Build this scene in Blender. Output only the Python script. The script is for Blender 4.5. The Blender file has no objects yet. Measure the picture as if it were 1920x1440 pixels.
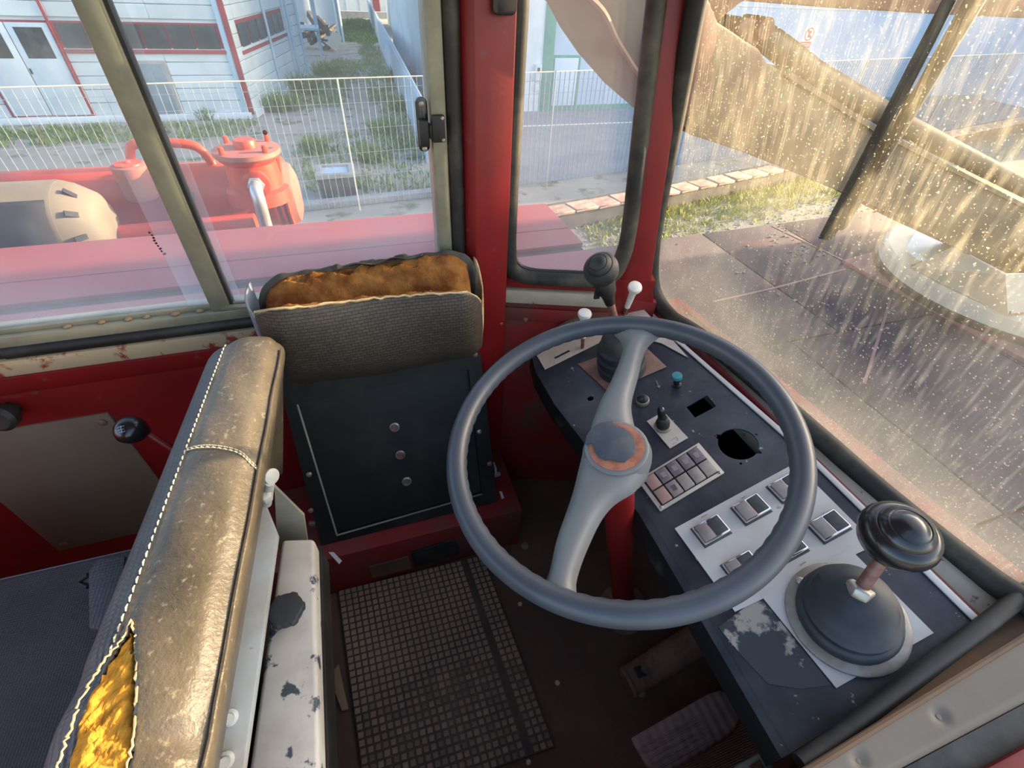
import bpy, bmesh, math, random
from math import sin, cos, pi, radians, sqrt
from mathutils import Vector as V, Matrix
from mathutils.geometry import tessellate_polygon

random.seed(7)
scene = bpy.context.scene
COL = scene.collection

# ------------------------------------------------------------------ camera
# world: X = forward in the cab, Y = across to the left wall, Z = up, cab floor z = 0, metres
F_PX, CX, CY = 880.0, 960.0, 720.0
CAM = V((0.0, 0.0, 1.2))
_down = V((904 - CX, 1700 - CY, F_PX)).normalized()
_up = -_down
_x = V((4327 - CX, 75 - CY, F_PX)); _x = (_x - _x.dot(_up) * _up).normalized()
_y = _up.cross(_x)
RM = Matrix((_x, _y, _up))                      # camera frame (right, down, forward) -> world
cam_data = bpy.data.cameras.new('camera')
cam = bpy.data.objects.new('camera', cam_data)
COL.objects.link(cam)
cam_data.sensor_width = 36.0
cam_data.lens = F_PX / 1920.0 * 36.0
cam_data.clip_start = 0.01
cam_data.clip_end = 500
_cx, _cy, _cz = RM @ V((1, 0, 0)), RM @ V((0, -1, 0)), RM @ V((0, 0, -1))
m4 = Matrix((_cx, _cy, _cz)).transposed().to_4x4()
m4.translation = CAM
cam.matrix_world = m4
scene.camera = cam

# ------------------------------------------------------------------ sky, sun, exposure
SUN_AZ, SUN_EL = radians(1), radians(15)
world = bpy.data.worlds.new('sky'); scene.world = world
world.use_nodes = True
nt = world.node_tree; nt.nodes.clear()
wo = nt.nodes.new('ShaderNodeOutputWorld'); bg = nt.nodes.new('ShaderNodeBackground')
sky = nt.nodes.new('ShaderNodeTexSky'); sky.sky_type = 'NISHITA'
sky.sun_disc = False; sky.sun_elevation = SUN_EL; sky.sun_rotation = pi / 2 - SUN_AZ
sky.air_density = 0.9; sky.dust_density = 2.5; sky.ozone_density = 0.4
nt.links.new(sky.outputs[0], bg.inputs[0]); nt.links.new(bg.outputs[0], wo.inputs[0])
bg.inputs[1].default_value = 0.62
sd = bpy.data.lights.new('sun', 'SUN'); sun = bpy.data.objects.new('sun', sd); COL.objects.link(sun)
sd.energy = 14.0; sd.color = (1.0, 0.76, 0.46); sd.angle = radians(0.6)
to_sun = V((cos(SUN_EL) * cos(SUN_AZ), cos(SUN_EL) * sin(SUN_AZ), sin(SUN_EL)))
sun.rotation_euler = to_sun.to_track_quat('Z', 'Y').to_euler()
sun.location = (20, 4, 8)
vs = scene.view_settings
scene.display_settings.display_device = 'sRGB'
vs.view_transform = 'Standard'; vs.look = 'None'; vs.gamma = 1.0; vs.use_curve_mapping = False
vs.exposure = 0.3

# ------------------------------------------------------------------ measuring helpers: a sight line met with a real plane
def ray(px, py): return RM @ V((px - CX, py - CY, F_PX))
def on(px, py, n, p0):
    d = ray(px, py); n = V(n)
    return CAM + d * (n.dot(V(p0) - CAM) / n.dot(d))
def onz(px, py, z): return on(px, py, (0, 0, 1), (0, 0, z))
def ony(px, py, y): return on(px, py, (0, 1, 0), (0, y, 0))
def onx(px, py, x): return on(px, py, (1, 0, 0), (x, 0, 0))

# ------------------------------------------------------------------ mesh builder
BASE = {}
def base_of(o): return BASE.get(o.name, V((0, 0, 0))) if o else V((0, 0, 0))

def orth(d):
    d = V(d).normalized()
    a = V((0, 0, 1)) if abs(d.z) < .9 else V((1, 0, 0))
    u = d.cross(a).normalized()
    return u, d.cross(u).normalized()

def catmull(pts, n=8, closed=False):
    pts = [V(p) for p in pts]; out = []; N = len(pts)
    rng = range(N) if closed else range(N - 1)
    for i in rng:
        if closed: a, b, c, d = pts[i - 1], pts[i], pts[(i + 1) % N], pts[(i + 2) % N]
        else:
            a = pts[max(i - 1, 0)]; b = pts[i]; c = pts[i + 1]; d = pts[min(i + 2, N - 1)]
        for k in range(n):
            t = k / n
            out.append(.5 * ((2 * b) + (c - a) * t + (2 * a - 5 * b + 4 * c - d) * t * t + (3 * b - a - 3 * c + d) * t ** 3))
    if not closed: out.append(pts[-1])
    return out

class MB:
    def __init__(s): s.v = []; s.f = []
    def add(s, vs_, fs_):
        o = len(s.v); s.v += [V(p) for p in vs_]; s.f += [tuple(i + o for i in f) for f in fs_]; return s
    def box(s, c, size, ax=None):
        c = V(c); hx, hy, hz = [q / 2 for q in size]
        if ax is None: ax = (V((1, 0, 0)), V((0, 1, 0)), V((0, 0, 1)))
        p = [c + ax[0] * (i * hx) + ax[1] * (j * hy) + ax[2] * (k * hz) for k in (-1, 1) for j in (-1, 1) for i in (-1, 1)]
        return s.add(p, [(0, 2, 3, 1), (4, 5, 7, 6), (0, 1, 5, 4), (2, 6, 7, 3), (0, 4, 6, 2), (1, 3, 7, 5)])
    def span(s, lo, hi):
        lo, hi = V(lo), V(hi); return s.box((lo + hi) / 2, hi - lo)
    def prism(s, pts, d):
        pts = [V(p) for p in pts]; d = V(d); n = len(pts)
        nrm = V((0, 0, 0))
        for i in range(n): nrm += pts[i].cross(pts[(i + 1) % n])
        if nrm.dot(d) > 0: pts = pts[::-1]
        vv = pts + [p + d for p in pts]
        return s.add(vv, [tuple(range(n)), tuple(range(2 * n - 1, n - 1, -1))] + [(i, i + n, (i + 1) % n + n, (i + 1) % n) for i in range(n)])
    def tube(s, path, r, seg=8, closed=False, flat=None):
        path = [V(p) for p in path]; n = len(path)
        rr = r if isinstance(r, (list, tuple)) else [r] * n
        vv = []; ff = []; u = None
        for i, p in enumerate(path):
            a = path[i - 1] if (i > 0 or closed) else p
            b = path[(i + 1) % n] if (i < n - 1 or closed) else p
            t = (b - a).normalized()
            if u is None: u = (flat - t * flat.dot(t)).normalized() if flat is not None else orth(t)[0]
            else: u = (u - t * u.dot(t)).normalized()
            w = t.cross(u)
            for k in range(seg):
                an = 2 * pi * k / seg
                vv.append(p + (u * cos(an) + w * sin(an)) * rr[i])
        m = n if closed else n - 1
        for i in range(m):
            for k in range(seg):
                a, b = i * seg + k, i * seg + (k + 1) % seg
                c, d = ((i + 1) % n) * seg + (k + 1) % seg, ((i + 1) % n) * seg + k
                ff.append((a, b, c, d))
        if not closed:
            ff.append(tuple(range(seg - 1, -1, -1))); ff.append(tuple(range((n - 1) * seg, n * seg)))
        return s.add(vv, ff)
    def lathe(s, prof, o, axis, seg=24, phase=0):
        o = V(o); axis = V(axis).normalized(); u, w = orth(axis)
        vv = []; ff = []; n = len(prof)
        for (r, h) in prof:
            for k in range(seg):
                an = 2 * pi * k / seg + phase
                vv.append(o + axis * h + (u * cos(an) + w * sin(an)) * max(r, 1e-5))
        for i in range(n - 1):
            for k in range(seg):
                ff.append((i * seg + k, (i + 1) * seg + k, (i + 1) * seg + (k + 1) % seg, i * seg + (k + 1) % seg))
        ff.append(tuple(range(seg))); ff.append(tuple(range(n * seg - 1, (n - 1) * seg - 1, -1)))
        return s.add(vv, ff)
    def grid(s, fn, nu, nv, skip=None, flip=False):
        vv = [fn(i / nu, j / nv) for j in range(nv + 1) for i in range(nu + 1)]
        ff = []
        for j in range(nv):
            for i in range(nu):
                if skip and skip((i + .5) / nu, (j + .5) / nv): continue
                q = (j * (nu + 1) + i, j * (nu + 1) + i + 1, (j + 1) * (nu + 1) + i + 1, (j + 1) * (nu + 1) + i)
                ff.append(q[::-1] if flip else q)
        return s.add(vv, ff)
    def holed(s, outer, holes, o, u, w, n, t):
        """flat plate with holes: 2D outlines in the frame (o,u,w), thickness t downwards along n"""
        loops = [outer] + holes
        tri = tessellate_polygon([[V((a, b, 0)) for a, b in L] for L in loops])
        flat = [p for L in loops for p in L]
        P = [V(o) + V(u) * a + V(w) * b for a, b in flat]; Q = [p - V(n) * t for p in P]; N = len(P)
        ff = []
        for tr in tri:
            nn = (P[tr[1]] - P[tr[0]]).cross(P[tr[2]] - P[tr[0]])
            tr = tuple(tr) if nn.dot(V(n)) > 0 else tuple(tr)[::-1]
            ff.append(tr); ff.append(tuple(i + N for i in tr[::-1]))
        st = 0
        for L in loops:
            m = len(L)
            for i in range(m): ff.append((st + i, st + (i + 1) % m, st + (i + 1) % m + N, st + i + N))
            st += m
        return s.add(P + Q, ff)
    def build(s, name, mat, parent=None, bevel=0, seg=2, smooth=40, origin=None, thick=0, normals=True):
        b0 = base_of(parent) if parent else (V(origin) if origin is not None else V((0, 0, 0)))
        me = bpy.data.meshes.new(name)
        me.from_pydata([tuple(p - b0) for p in s.v], [], s.f)
        me.validate()
        if normals or bevel:
            bm = bmesh.new(); bm.from_mesh(me)
            if normals: bmesh.ops.recalc_face_normals(bm, faces=bm.faces)
            if bevel:
                ed = [e for e in bm.edges if len(e.link_faces) == 2 and e.calc_face_angle(0) > .5]
                bmesh.ops.bevel(bm, geom=ed, offset=bevel, segments=seg, profile=.5, affect='EDGES', clamp_overlap=True)
            bm.to_mesh(me); bm.free()
        if smooth:
            for p in me.polygons: p.use_smooth = True
            me.set_sharp_from_angle(angle=radians(smooth))
        me.materials.append(M[mat])
        o = bpy.data.objects.new(name, me); COL.objects.link(o)
        if parent:
            o.parent = parent; BASE[o.name] = b0
        else:
            o.location = b0; BASE[o.name] = b0
        if thick:
            md = o.modifiers.new('solidify', 'SOLIDIFY'); md.thickness = thick; md.offset = -1
        return o

def tag(o, label=None, cat=None, group=None, kind=None):
    if label: o['label'] = label
    if cat: o['category'] = cat
    if group: o['group'] = group
    if kind: o['kind'] = kind
    return o
def thing(name, label, cat, loc=(0, 0, 0), group=None):
    o = bpy.data.objects.new(name, None); COL.objects.link(o); o.location = loc
    o.empty_display_size = .05; BASE[o.name] = V(loc)
    return tag(o, label, cat, group)
def setting(name, label, loc=(0, 0, 0)):
    o = bpy.data.objects.new(name, None); COL.objects.link(o); o.location = loc
    o.empty_display_size = .05; BASE[o.name] = V(loc)
    return tag(o, label, None, None, 'structure')
def piece(src, name, loc, parent, rot=None, scale=None):
    """another piece sharing the mesh of src"""
    o = src.copy(); o.name = name; COL.objects.link(o); o.parent = parent
    o.location = V(loc) - base_of(parent); BASE[o.name] = base_of(parent)
    if rot is not None: o.rotation_euler = rot
    if scale is not None: o.scale = scale
    return o
def rrect(x0, y0, x1, y1, r, n=5):
    out = []
    for (cx, cy, a0) in ((x1 - r, y1 - r, 0), (x0 + r, y1 - r, 90), (x0 + r, y0 + r, 180), (x1 - r, y0 + r, 270)):
        for k in range(n + 1):
            a = radians(a0 + 90 * k / n); out.append((cx + r * cos(a), cy + r * sin(a)))
    return out
def circ(cx, cy, r, n=28): return [(cx + r * cos(2 * pi * k / n), cy + r * sin(2 * pi * k / n)) for k in range(n)]
def inside(p, poly):
    x, y = p; c = False; n = len(poly)
    for i in range(n):
        (x1, y1), (x2, y2) = poly[i], poly[i - 1]
        if (y1 > y) != (y2 > y) and x < (x2 - x1) * (y - y1) / (y2 - y1) + x1: c = not c
    return c

# ------------------------------------------------------------------ materials
M = {}
def mat(name, c1, c2=None, scale=12, lo=.45, hi=.6, rough=.5, metal=0, bump=0, bscale=60, detail=6, c3=None, s3=60, lo3=.6, hi3=.66,
        kind='noise', coat=0, spec=.5, stretch=None, r2=None, rand=0, sub=0, rot=None):
    m = bpy.data.materials.new(name); m.use_nodes = True; t = m.node_tree; N = t.nodes; L = t.links
    b = N['Principled BSDF']
    b.inputs['Roughness'].default_value = rough; b.inputs['Metallic'].default_value = metal
    b.inputs['Specular IOR Level'].default_value = spec
    if coat: b.inputs['Coat Weight'].default_value = coat; b.inputs['Coat Roughness'].default_value = .3
    tc = N.new('ShaderNodeTexCoord'); src = tc.outputs['Object']
    if stretch:
        mp = N.new('ShaderNodeMapping'); mp.inputs['Scale'].default_value = stretch; L.new(src, mp.inputs[0]); src = mp.outputs[0]
    if rot:
        mp = N.new('ShaderNodeMapping'); mp.inputs['Rotation'].default_value = rot; L.new(src, mp.inputs[0]); src = mp.outputs[0]
    def noise(sc, det=detail):
        n = N.new('ShaderNodeTexNoise'); n.inputs['Scale'].default_value = sc; n.inputs['Detail'].default_value = det
        n.inputs['Roughness'].default_value = .62; L.new(src, n.inputs['Vector']); return n.outputs['Fac']
    def ramp(f, a, z):
        r = N.new('ShaderNodeMapRange'); r.inputs[1].default_value = a; r.inputs[2].default_value = z; L.new(f, r.inputs[0]); return r.outputs[0]
    def mix(f, A, B):
        x = N.new('ShaderNodeMix'); x.data_type = 'RGBA'; L.new(f, x.inputs['Factor'])
        for i, q in (('A', A), ('B', B)):
            sk = [k for k in x.inputs if k.name == i and k.type == 'RGBA'][0]
            if isinstance(q, tuple): sk.default_value = (*q, 1)
            else: L.new(q, sk)
        return [k for k in x.outputs if k.type == 'RGBA'][0]
    col = c1
    if c2:
        f = ramp(noise(scale), lo, hi); col = mix(f, c1, c2)
        if r2 is not None:
            rr = N.new('ShaderNodeMapRange'); rr.inputs[3].default_value = rough; rr.inputs[4].default_value = r2
            L.new(f, rr.inputs[0]); L.new(rr.outputs[0], b.inputs['Roughness'])
    if c3: col = mix(ramp(noise(s3, 4), lo3, hi3), col, c3)
    if rand:
        oi = N.new('ShaderNodeObjectInfo'); hs = N.new('ShaderNodeHueSaturation')
        r = N.new('ShaderNodeMapRange'); r.inputs[3].default_value = 1 - rand; r.inputs[4].default_value = 1 + rand
        L.new(oi.outputs['Random'], r.inputs[0]); L.new(r.outputs[0], hs.inputs['Value'])
        if isinstance(col, tuple): hs.inputs['Color'].default_value = (*col, 1)
        else: L.new(col, hs.inputs['Color'])
        col = hs.outputs[0]
    if isinstance(col, tuple): b.inputs['Base Color'].default_value = (*col, 1)
    else: L.new(col, b.inputs['Base Color'])
    if bump:
        bp = N.new('ShaderNodeBump'); bp.inputs['Strength'].default_value = bump; bp.inputs['Distance'].default_value = .002
        if kind == 'noise': h = noise(bscale, 4)
        elif kind == 'brick':
            br = N.new('ShaderNodeTexBrick'); br.inputs['Scale'].default_value = bscale
            br.inputs['Color1'].default_value = br.inputs['Color2'].default_value = (1, 1, 1, 1); br.inputs['Mortar'].default_value = (0, 0, 0, 1)
            br.inputs['Mortar Size'].default_value = .035; br.inputs['Mortar Smooth'].default_value = .6
            br.inputs['Brick Width'].default_value = .9; br.inputs['Row Height'].default_value = .45
            L.new(src, br.inputs['Vector']); h = br.outputs['Color']; br.inputs['Color2'].default_value = (.6, .6, .6, 1)
            lit = mix(h, tuple(q * .3 for q in c1), tuple(q * 1.25 for q in c1)); L.new(lit, b.inputs['Base Color'])
        elif kind == 'dots':
            vo = N.new('ShaderNodeTexVoronoi'); vo.inputs['Scale'].default_value = bscale; vo.inputs['Randomness'].default_value = .15
            L.new(src, vo.inputs['Vector']); h = vo.outputs['Distance']
        elif kind == 'wave':
            wv = N.new('ShaderNodeTexWave'); wv.inputs['Scale'].default_value = bscale; wv.inputs['Distortion'].default_value = .6
            L.new(src, wv.inputs['Vector']); h = wv.outputs['Fac']
        L.new(h, bp.inputs['Height']); L.new(bp.outputs[0], b.inputs['Normal'])
        if kind in ('brick', 'dots') and not isinstance(col, tuple):
            pass
    M[name] = m
    return m

def glass(name, dust=(.8, .78, .76), base=.15, var=.2, scale=3, streak=None, spots=0, trans=.5, tint=(1, 1, 1), gloss=.05, zfade=None):
    """a window pane: clear glass carrying a film of dust that scatters light both ways"""
    m = bpy.data.materials.new(name); m.use_nodes = True; t = m.node_tree; N = t.nodes; L = t.links
    N.remove(N['Principled BSDF']); out = N['Material Output']
    tc = N.new('ShaderNodeTexCoord'); src = tc.outputs['Object']
    n = N.new('ShaderNodeTexNoise'); n.inputs['Scale'].default_value = scale; n.inputs['Detail'].default_value = 7; n.inputs['Roughness'].default_value = .6
    L.new(src, n.inputs['Vector'])
    r = N.new('ShaderNodeMapRange'); r.inputs[1].default_value = .35; r.inputs[2].default_value = .75
    r.inputs[3].default_value = base; r.inputs[4].default_value = base + var; L.new(n.outputs['Fac'], r.inputs[0]); fac = r.outputs[0]
    def addm(a, b):
        q = N.new('ShaderNodeMath'); q.operation = 'ADD'; q.use_clamp = True; L.new(a, q.inputs[0]); L.new(b, q.inputs[1]); return q.outputs[0]
    if streak:
        mp = N.new('ShaderNodeMapping'); mp.inputs['Scale'].default_value = streak; mp.inputs['Rotation'].default_value = (.35, 0, 0); L.new(src, mp.inputs[0])
        n2 = N.new('ShaderNodeTexNoise'); n2.inputs['Scale'].default_value = 1; n2.inputs['Detail'].default_value = 5; L.new(mp.outputs[0], n2.inputs['Vector'])
        r2 = N.new('ShaderNodeMapRange'); r2.inputs[1].default_value = .52; r2.inputs[2].default_value = .80; r2.inputs[4].default_value = .14
        L.new(n2.outputs['Fac'], r2.inputs[0]); fac = addm(fac, r2.outputs[0])
    if spots:
        n3 = N.new('ShaderNodeTexNoise'); n3.inputs['Scale'].default_value = spots; n3.inputs['Detail'].default_value = 2; L.new(src, n3.inputs['Vector'])
        r3 = N.new('ShaderNodeMapRange'); r3.inputs[1].default_value = .66; r3.inputs[2].default_value = .74; r3.inputs[4].default_value = .40
        L.new(n3.outputs['Fac'], r3.inputs[0]); fac = addm(fac, r3.outputs[0])
    if zfade:   # more dirt where it has settled: lower edge
        sx = N.new('ShaderNodeSeparateXYZ'); L.new(src, sx.inputs[0])
        r4 = N.new('ShaderNodeMapRange'); r4.inputs[1].default_value = zfade[0]; r4.inputs[2].default_value = zfade[1]
        r4.inputs[3].default_value = zfade[2]; r4.inputs[4].default_value = 0
        L.new(sx.outputs['Z'], r4.inputs[0])
        mu = N.new('ShaderNodeMath'); mu.operation = 'MULTIPLY'; L.new(r4.outputs[0], mu.inputs[0]); L.new(n.outputs['Fac'], mu.inputs[1])
        fac = addm(fac, mu.outputs[0])
    tr = N.new('ShaderNodeBsdfTransparent'); tr.inputs[0].default_value = (*tint, 1)
    gl = N.new('ShaderNodeBsdfGlossy'); gl.inputs['Roughness'].default_value = .05
    df = N.new('ShaderNodeBsdfDiffuse'); df.inputs[0].default_value = (*dust, 1)
    tl = N.new('ShaderNodeBsdfTranslucent'); tl.inputs[0].default_value = (*dust, 1)
    m1 = N.new('ShaderNodeMixShader'); m1.inputs[0].default_value = trans; L.new(df.outputs[0], m1.inputs[1]); L.new(tl.outputs[0], m1.inputs[2])
    m0 = N.new('ShaderNodeMixShader'); m0.inputs[0].default_value = gloss; L.new(tr.outputs[0], m0.inputs[1]); L.new(gl.outputs[0], m0.inputs[2])
    m2 = N.new('ShaderNodeMixShader'); L.new(fac, m2.inputs[0]); L.new(m0.outputs[0], m2.inputs[1]); L.new(m1.outputs[0], m2.inputs[2])
    L.new(m2.outputs[0], out.inputs['Surface'])
    M[name] = m

# cab
mat('red_paint', (.235, .008, .009), (.17, .009, .009), scale=6, lo=.4, hi=.7, rough=.42, bump=.08, bscale=140, c3=(.16, .05, .04), s3=35, lo3=.62, hi3=.75)
mat('red_dusty', (.22, .012, .012), (.13, .045, .035), scale=7, lo=.42, hi=.62, rough=.6, bump=.1, bscale=120)
mat('beige_chipped', (.42, .33, .20), (.24, .03, .02), scale=16, lo=.55, hi=.6, rough=.6, bump=.2, bscale=70)
mat('beige_paint', (.45, .40, .31), (.33, .29, .23), scale=9, lo=.4, hi=.7, rough=.55, bump=.1, c3=(.12, .06, .04), s3=45, lo3=.66, hi3=.72)
mat('ceiling_lining', (.45, .43, .38), rough=.8, bump=.1)
mat('aluminium', (.30, .285, .20), (.22, .21, .15), scale=8, rough=.45, metal=.25, bump=.05)
mat('rubber', (.012, .012, .011), (.07, .065, .05), scale=9, lo=.5, hi=.75, rough=.55, bump=.15, bscale=60)
mat('rubber_dusty', (.015, .014, .012), (.13, .115, .08), scale=7, lo=.45, hi=.75, rough=.65, bump=.15, bscale=60)
mat('black_plastic', (.012, .012, .013), rough=.22, coat=.3)
mat('black_steel', (.010, .010, .009), (.035, .034, .029), scale=6, lo=.45, hi=.75, rough=.55, spec=.3, bump=.06, bscale=50, c3=(.16, .14, .11), s3=30, lo3=.7, hi3=.8)
mat('black_steel_inner', (.014, .015, .013), (.045, .046, .038), scale=5, lo=.45, hi=.75, rough=.5, spec=.3, bump=.06, bscale=50, c3=(.12, .11, .09), s3=24, lo3=.72, hi3=.8)
mat('wheel_plastic', (.065, .075, .092), (.045, .052, .065), scale=7, lo=.4, hi=.7, rough=.40, bump=.05, bscale=90)
mat('spoke_grey', (.20, .20, .195), (.15, .155, .16), scale=8, lo=.4, hi=.7, rough=.48, bump=.05, bscale=90, c3=(.3, .16, .07), s3=40, lo3=.73, hi3=.78)
mat('cap_navy', (.05, .065, .085), (.08, .09, .10), scale=20, rough=.5, c3=(.3, .3, .3), s3=90, lo3=.72, hi3=.76)
mat('copper', (.42, .17, .10), (.30, .11, .07), scale=60, rough=.45, bump=.3, bscale=120)
mat('navy_panel', (.012, .016, .026), (.055, .06, .07), scale=9, lo=.42, hi=.72, rough=.38, bump=.06, bscale=80, c3=(.30, .28, .25), s3=55, lo3=.68, hi3=.72)
mat('navy_worn', (.040, .044, .054), (.33, .29, .24), scale=22, lo=.55, hi=.60, rough=.4, bump=.1, bscale=60)
mat('console_side', (.008, .008, .009), (.05, .045, .04), scale=14, lo=.58, hi=.7, rough=.5, bump=.1)
mat('white_plate', (.52, .50, .475), (.42, .38, .35), scale=8, lo=.45, hi=.75, rough=.5, c3=(.33, .26, .22), s3=50, lo3=.68, hi3=.76)
mat('cream_plate', (.50, .44, .37), (.40, .30, .22), scale=12, lo=.5, hi=.7, rough=.5)
mat('rusty_plate', (.20, .09, .06), (.30, .19, .14), scale=16, lo=.4, hi=.65, rough=.6, bump=.2)
mat('flange_metal', (.22, .18, .145), (.30, .28, .25), scale=18, lo=.45, hi=.62, rough=.5, metal=.3, c3=(.07, .05, .04), s3=35, lo3=.63, hi3=.68, bump=.2)
mat('steel', (.42, .40, .36), (.3, .25, .2), scale=30, rough=.4, metal=.6)
mat('chrome', (.75, .75, .76), rough=.12, metal=1)
mat('rust_rod', (.18, .075, .055), (.25, .14, .11), scale=40, rough=.5, metal=.2, bump=.2)
mat('grey_tile', (.20, .17, .165), (.27, .22, .20), scale=30, rough=.35, rand=.12)
mat('rose_tile', (.36, .21, .18), (.30, .20, .17), scale=30, rough=.35, rand=.08)
mat('sand_tile', (.34, .29, .25), (.27, .23, .21), scale=30, rough=.35, rand=.10)
mat('plum_tile', (.14, .11, .125), (.20, .16, .165), scale=40, rough=.3, rand=.08)
mat('tile_mark', (.23, .20, .205), rough=.5)
mat('rocker_dark', (.05, .053, .057), (.08, .08, .08), scale=30, rough=.6)
mat('rocker_light', (.25, .22, .21), (.20, .17, .16), scale=30, rough=.6)
mat('teal', (.02, .20, .23), (.05, .26, .28), scale=60, rough=.25, coat=.5)
mat('ivory', (.80, .77, .70), (.7, .66, .58), scale=20, rough=.25, coat=.3)
mat('boot_rubber', (.018, .022, .027), (.06, .065, .07), scale=9, lo=.45, hi=.75, rough=.55, bump=.1)
mat('boot_brown', (.055, .05, .042), (.02, .02, .02), scale=8, rough=.6)
mat('marking_white', (.55, .55, .55), rough=.6)
mat('marking_grey', (.30, .28, .27), rough=.6)
mat('leather', (.085, .070, .047), (.15, .125, .09), scale=9, lo=.4, hi=.7, rough=.40, bump=.55, bscale=170, c3=(.34, .29, .20), s3=120, lo3=.60, hi3=.76, stretch=(1, 1, 1))
mat('vinyl_weave', (.058, .047, .036), (.04, .034, .028), scale=12, rough=.5, bump=1, bscale=80, kind='brick', rot=(pi / 2, 0, 0))
mat('vinyl_grey', (.075, .078, .085), (.055, .057, .064), scale=12, rough=.5, bump=.8, bscale=190, kind='dots')
mat('cushion_vinyl', (.06, .058, .062), (.048, .046, .05), scale=9, rough=.55, bump=.8, bscale=260, kind='dots')
mat('vinyl_blue', (.22, .25, .30), (.16, .18, .21), scale=14, rough=.5)
mat('foam', (.72, .36, .05), (.55, .24, .03), scale=40, lo=.4, hi=.65, rough=.95, bump=.9, bscale=180, spec=.1)
mat('foam_old', (.30, .135, .04), (.15, .055, .016), scale=22, lo=.4, hi=.62, rough=.95, bump=1, bscale=150, spec=.1)
mat('cotton', (.55, .42, .24), (.42, .30, .15), scale=60, rough=.9, bump=.5)
mat('thread', (.72, .62, .42), rough=.8)
mat('frame_white', (.55, .53, .48), (.45, .42, .38), scale=9, rough=.45, c3=(.05, .07, .09), s3=28, lo3=.60, hi3=.64, bump=.1)
mat('frame_olive', (.27, .265, .21), (.21, .2, .16), scale=9, rough=.5)
mat('frame_pale', (.42, .46, .47), (.36, .36, .33), scale=8, rough=.45, c3=(.33, .18, .09), s3=30, lo3=.68, hi3=.74)
mat('floor_rubber', (.095, .055, .04), (.16, .092, .055), scale=4, lo=.4, hi=.7, rough=.8, bump=.6, bscale=260, kind='dots')
mat('mat_rubber', (.07, .052, .042), (.13, .097, .07), scale=8, lo=.4, hi=.7, rough=.8)
mat('mat_stud', (.20, .142, .105), (.30, .205, .135), scale=6, lo=.4, hi=.7, rough=.8, rand=.3)
mat('pedal_rubber', (.34, .265, .235), (.25, .195, .17), scale=14, rough=.8, bump=.7, bscale=16, kind='wave', stretch=(1, 3, 1))
mat('muddy_steel', (.24, .145, .10), (.09, .06, .045), scale=14, lo=.4, hi=.65, rough=.75, bump=.4, bscale=50)
mat('wood_chip', (.30, .2, .11), rough=.8)
mat('panel_olive', (.19, .15, .10), (.15, .118, .08), scale=5, lo=.35, hi=.7, rough=.62, bump=.05)
mat('sill_beige', (.17, .14, .108), (.13, .108, .085), scale=6, lo=.4, hi=.7, rough=.65, bump=.15, bscale=40)
mat('brown_lip', (.15, .085, .045), (.1, .06, .035), scale=9, rough=.7)
mat('dark_void', (.006, .006, .006), rough=.8)
# outdoors
mat('deck_red', (.235, .045, .050), (.19, .043, .048), scale=3, lo=.35, hi=.7, rough=.55, bump=.05, bscale=30)
mat('deck_dark', (.072, .045, .052), (.050, .042, .052), scale=3, lo=.35, hi=.7, rough=.8, bump=.15, bscale=60, c3=(.15, .065, .06), s3=3, lo3=.55, hi3=.75)
mat('deck_plate', (.30, .115, .095), (.24, .11, .10), scale=6, rough=.7)
mat('deck_groove', (.04, .018, .02), rough=.8)
mat('wiper_arm', (.10, .085, .055), (.06, .055, .04), scale=20, rough=.6)
mat('weld_seam', (.27, .155, .14), rough=.7)
mat('crane_cream', (.24, .175, .10), (.17, .125, .072), scale=3, lo=.35, hi=.7, rough=.55, bump=.1, c3=(.16, .10, .05), s3=9, lo3=.68, hi3=.74)
mat('crane_brown', (.30, .165, .10), (.24, .135, .085), scale=4, rough=.6)
mat('turret_cream', (.55, .50, .40), (.5, .45, .36), scale=3, lo=.35, hi=.7, rough=.55, c3=(.10, .05, .03), s3=16, lo3=.69, hi3=.72)
mat('orange_paint', (.58, .048, .008), (.48, .040, .010), scale=5, rough=.45, c3=(.12, .05, .04), s3=11, lo3=.7, hi3=.75)
mat('dusty_red', (.40, .10, .07), (.32, .12, .09), scale=6, rough=.6, c3=(.08, .06, .055), s3=10, lo3=.62, hi3=.68)
mat('galvanised', (.5, .5, .49), (.4, .4, .4), scale=16, rough=.35, metal=.6)
mat('drum_black', (.014, .017, .023), (.035, .04, .05), scale=6, lo=.4, hi=.7, rough=.7, spec=.2)
mat('drum_dusty', (.17, .145, .11), (.12, .105, .085), scale=5, lo=.4, hi=.7, rough=.7)
mat('siding_white', (.60, .68, .70), (.54, .62, .64), scale=1.2, rough=.7, rand=.05)
mat('plaster_white', (.66, .74, .77), (.58, .66, .70), scale=1, rough=.8)
mat('plaster_blue', (.42, .54, .66), (.38, .49, .60), scale=.6, rough=.8)
mat('wall_blue', (.46, .60, .74), (.42, .55, .68), scale=.4, rough=.75)
mat('trim_red', (.32, .045, .05), (.25, .05, .05), scale=4, rough=.6)
mat('pipe_blue', (.40, .55, .66), rough=.5)
mat('window_dark', (.025, .035, .033), (.08, .10, .095), scale=2.5, lo=.45, hi=.75, rough=.35)
mat('door_white', (.58, .68, .72), (.52, .62, .67), scale=2, rough=.6)
mat('door_grey', (.22, .30, .34), (.19, .26, .29), scale=2, rough=.6)
mat('door_leaf', (.55, .68, .78), rough=.6)
mat('green_trim', (.10, .32, .27), (.14, .36, .32), scale=3, rough=.6)
mat('fence_wire', (.42, .46, .47), rough=.5, metal=.3)
mat('fence_cream', (.75, .70, .56), rough=.5)
mat('fence_blue', (.22, .27, .32), rough=.5)
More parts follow.
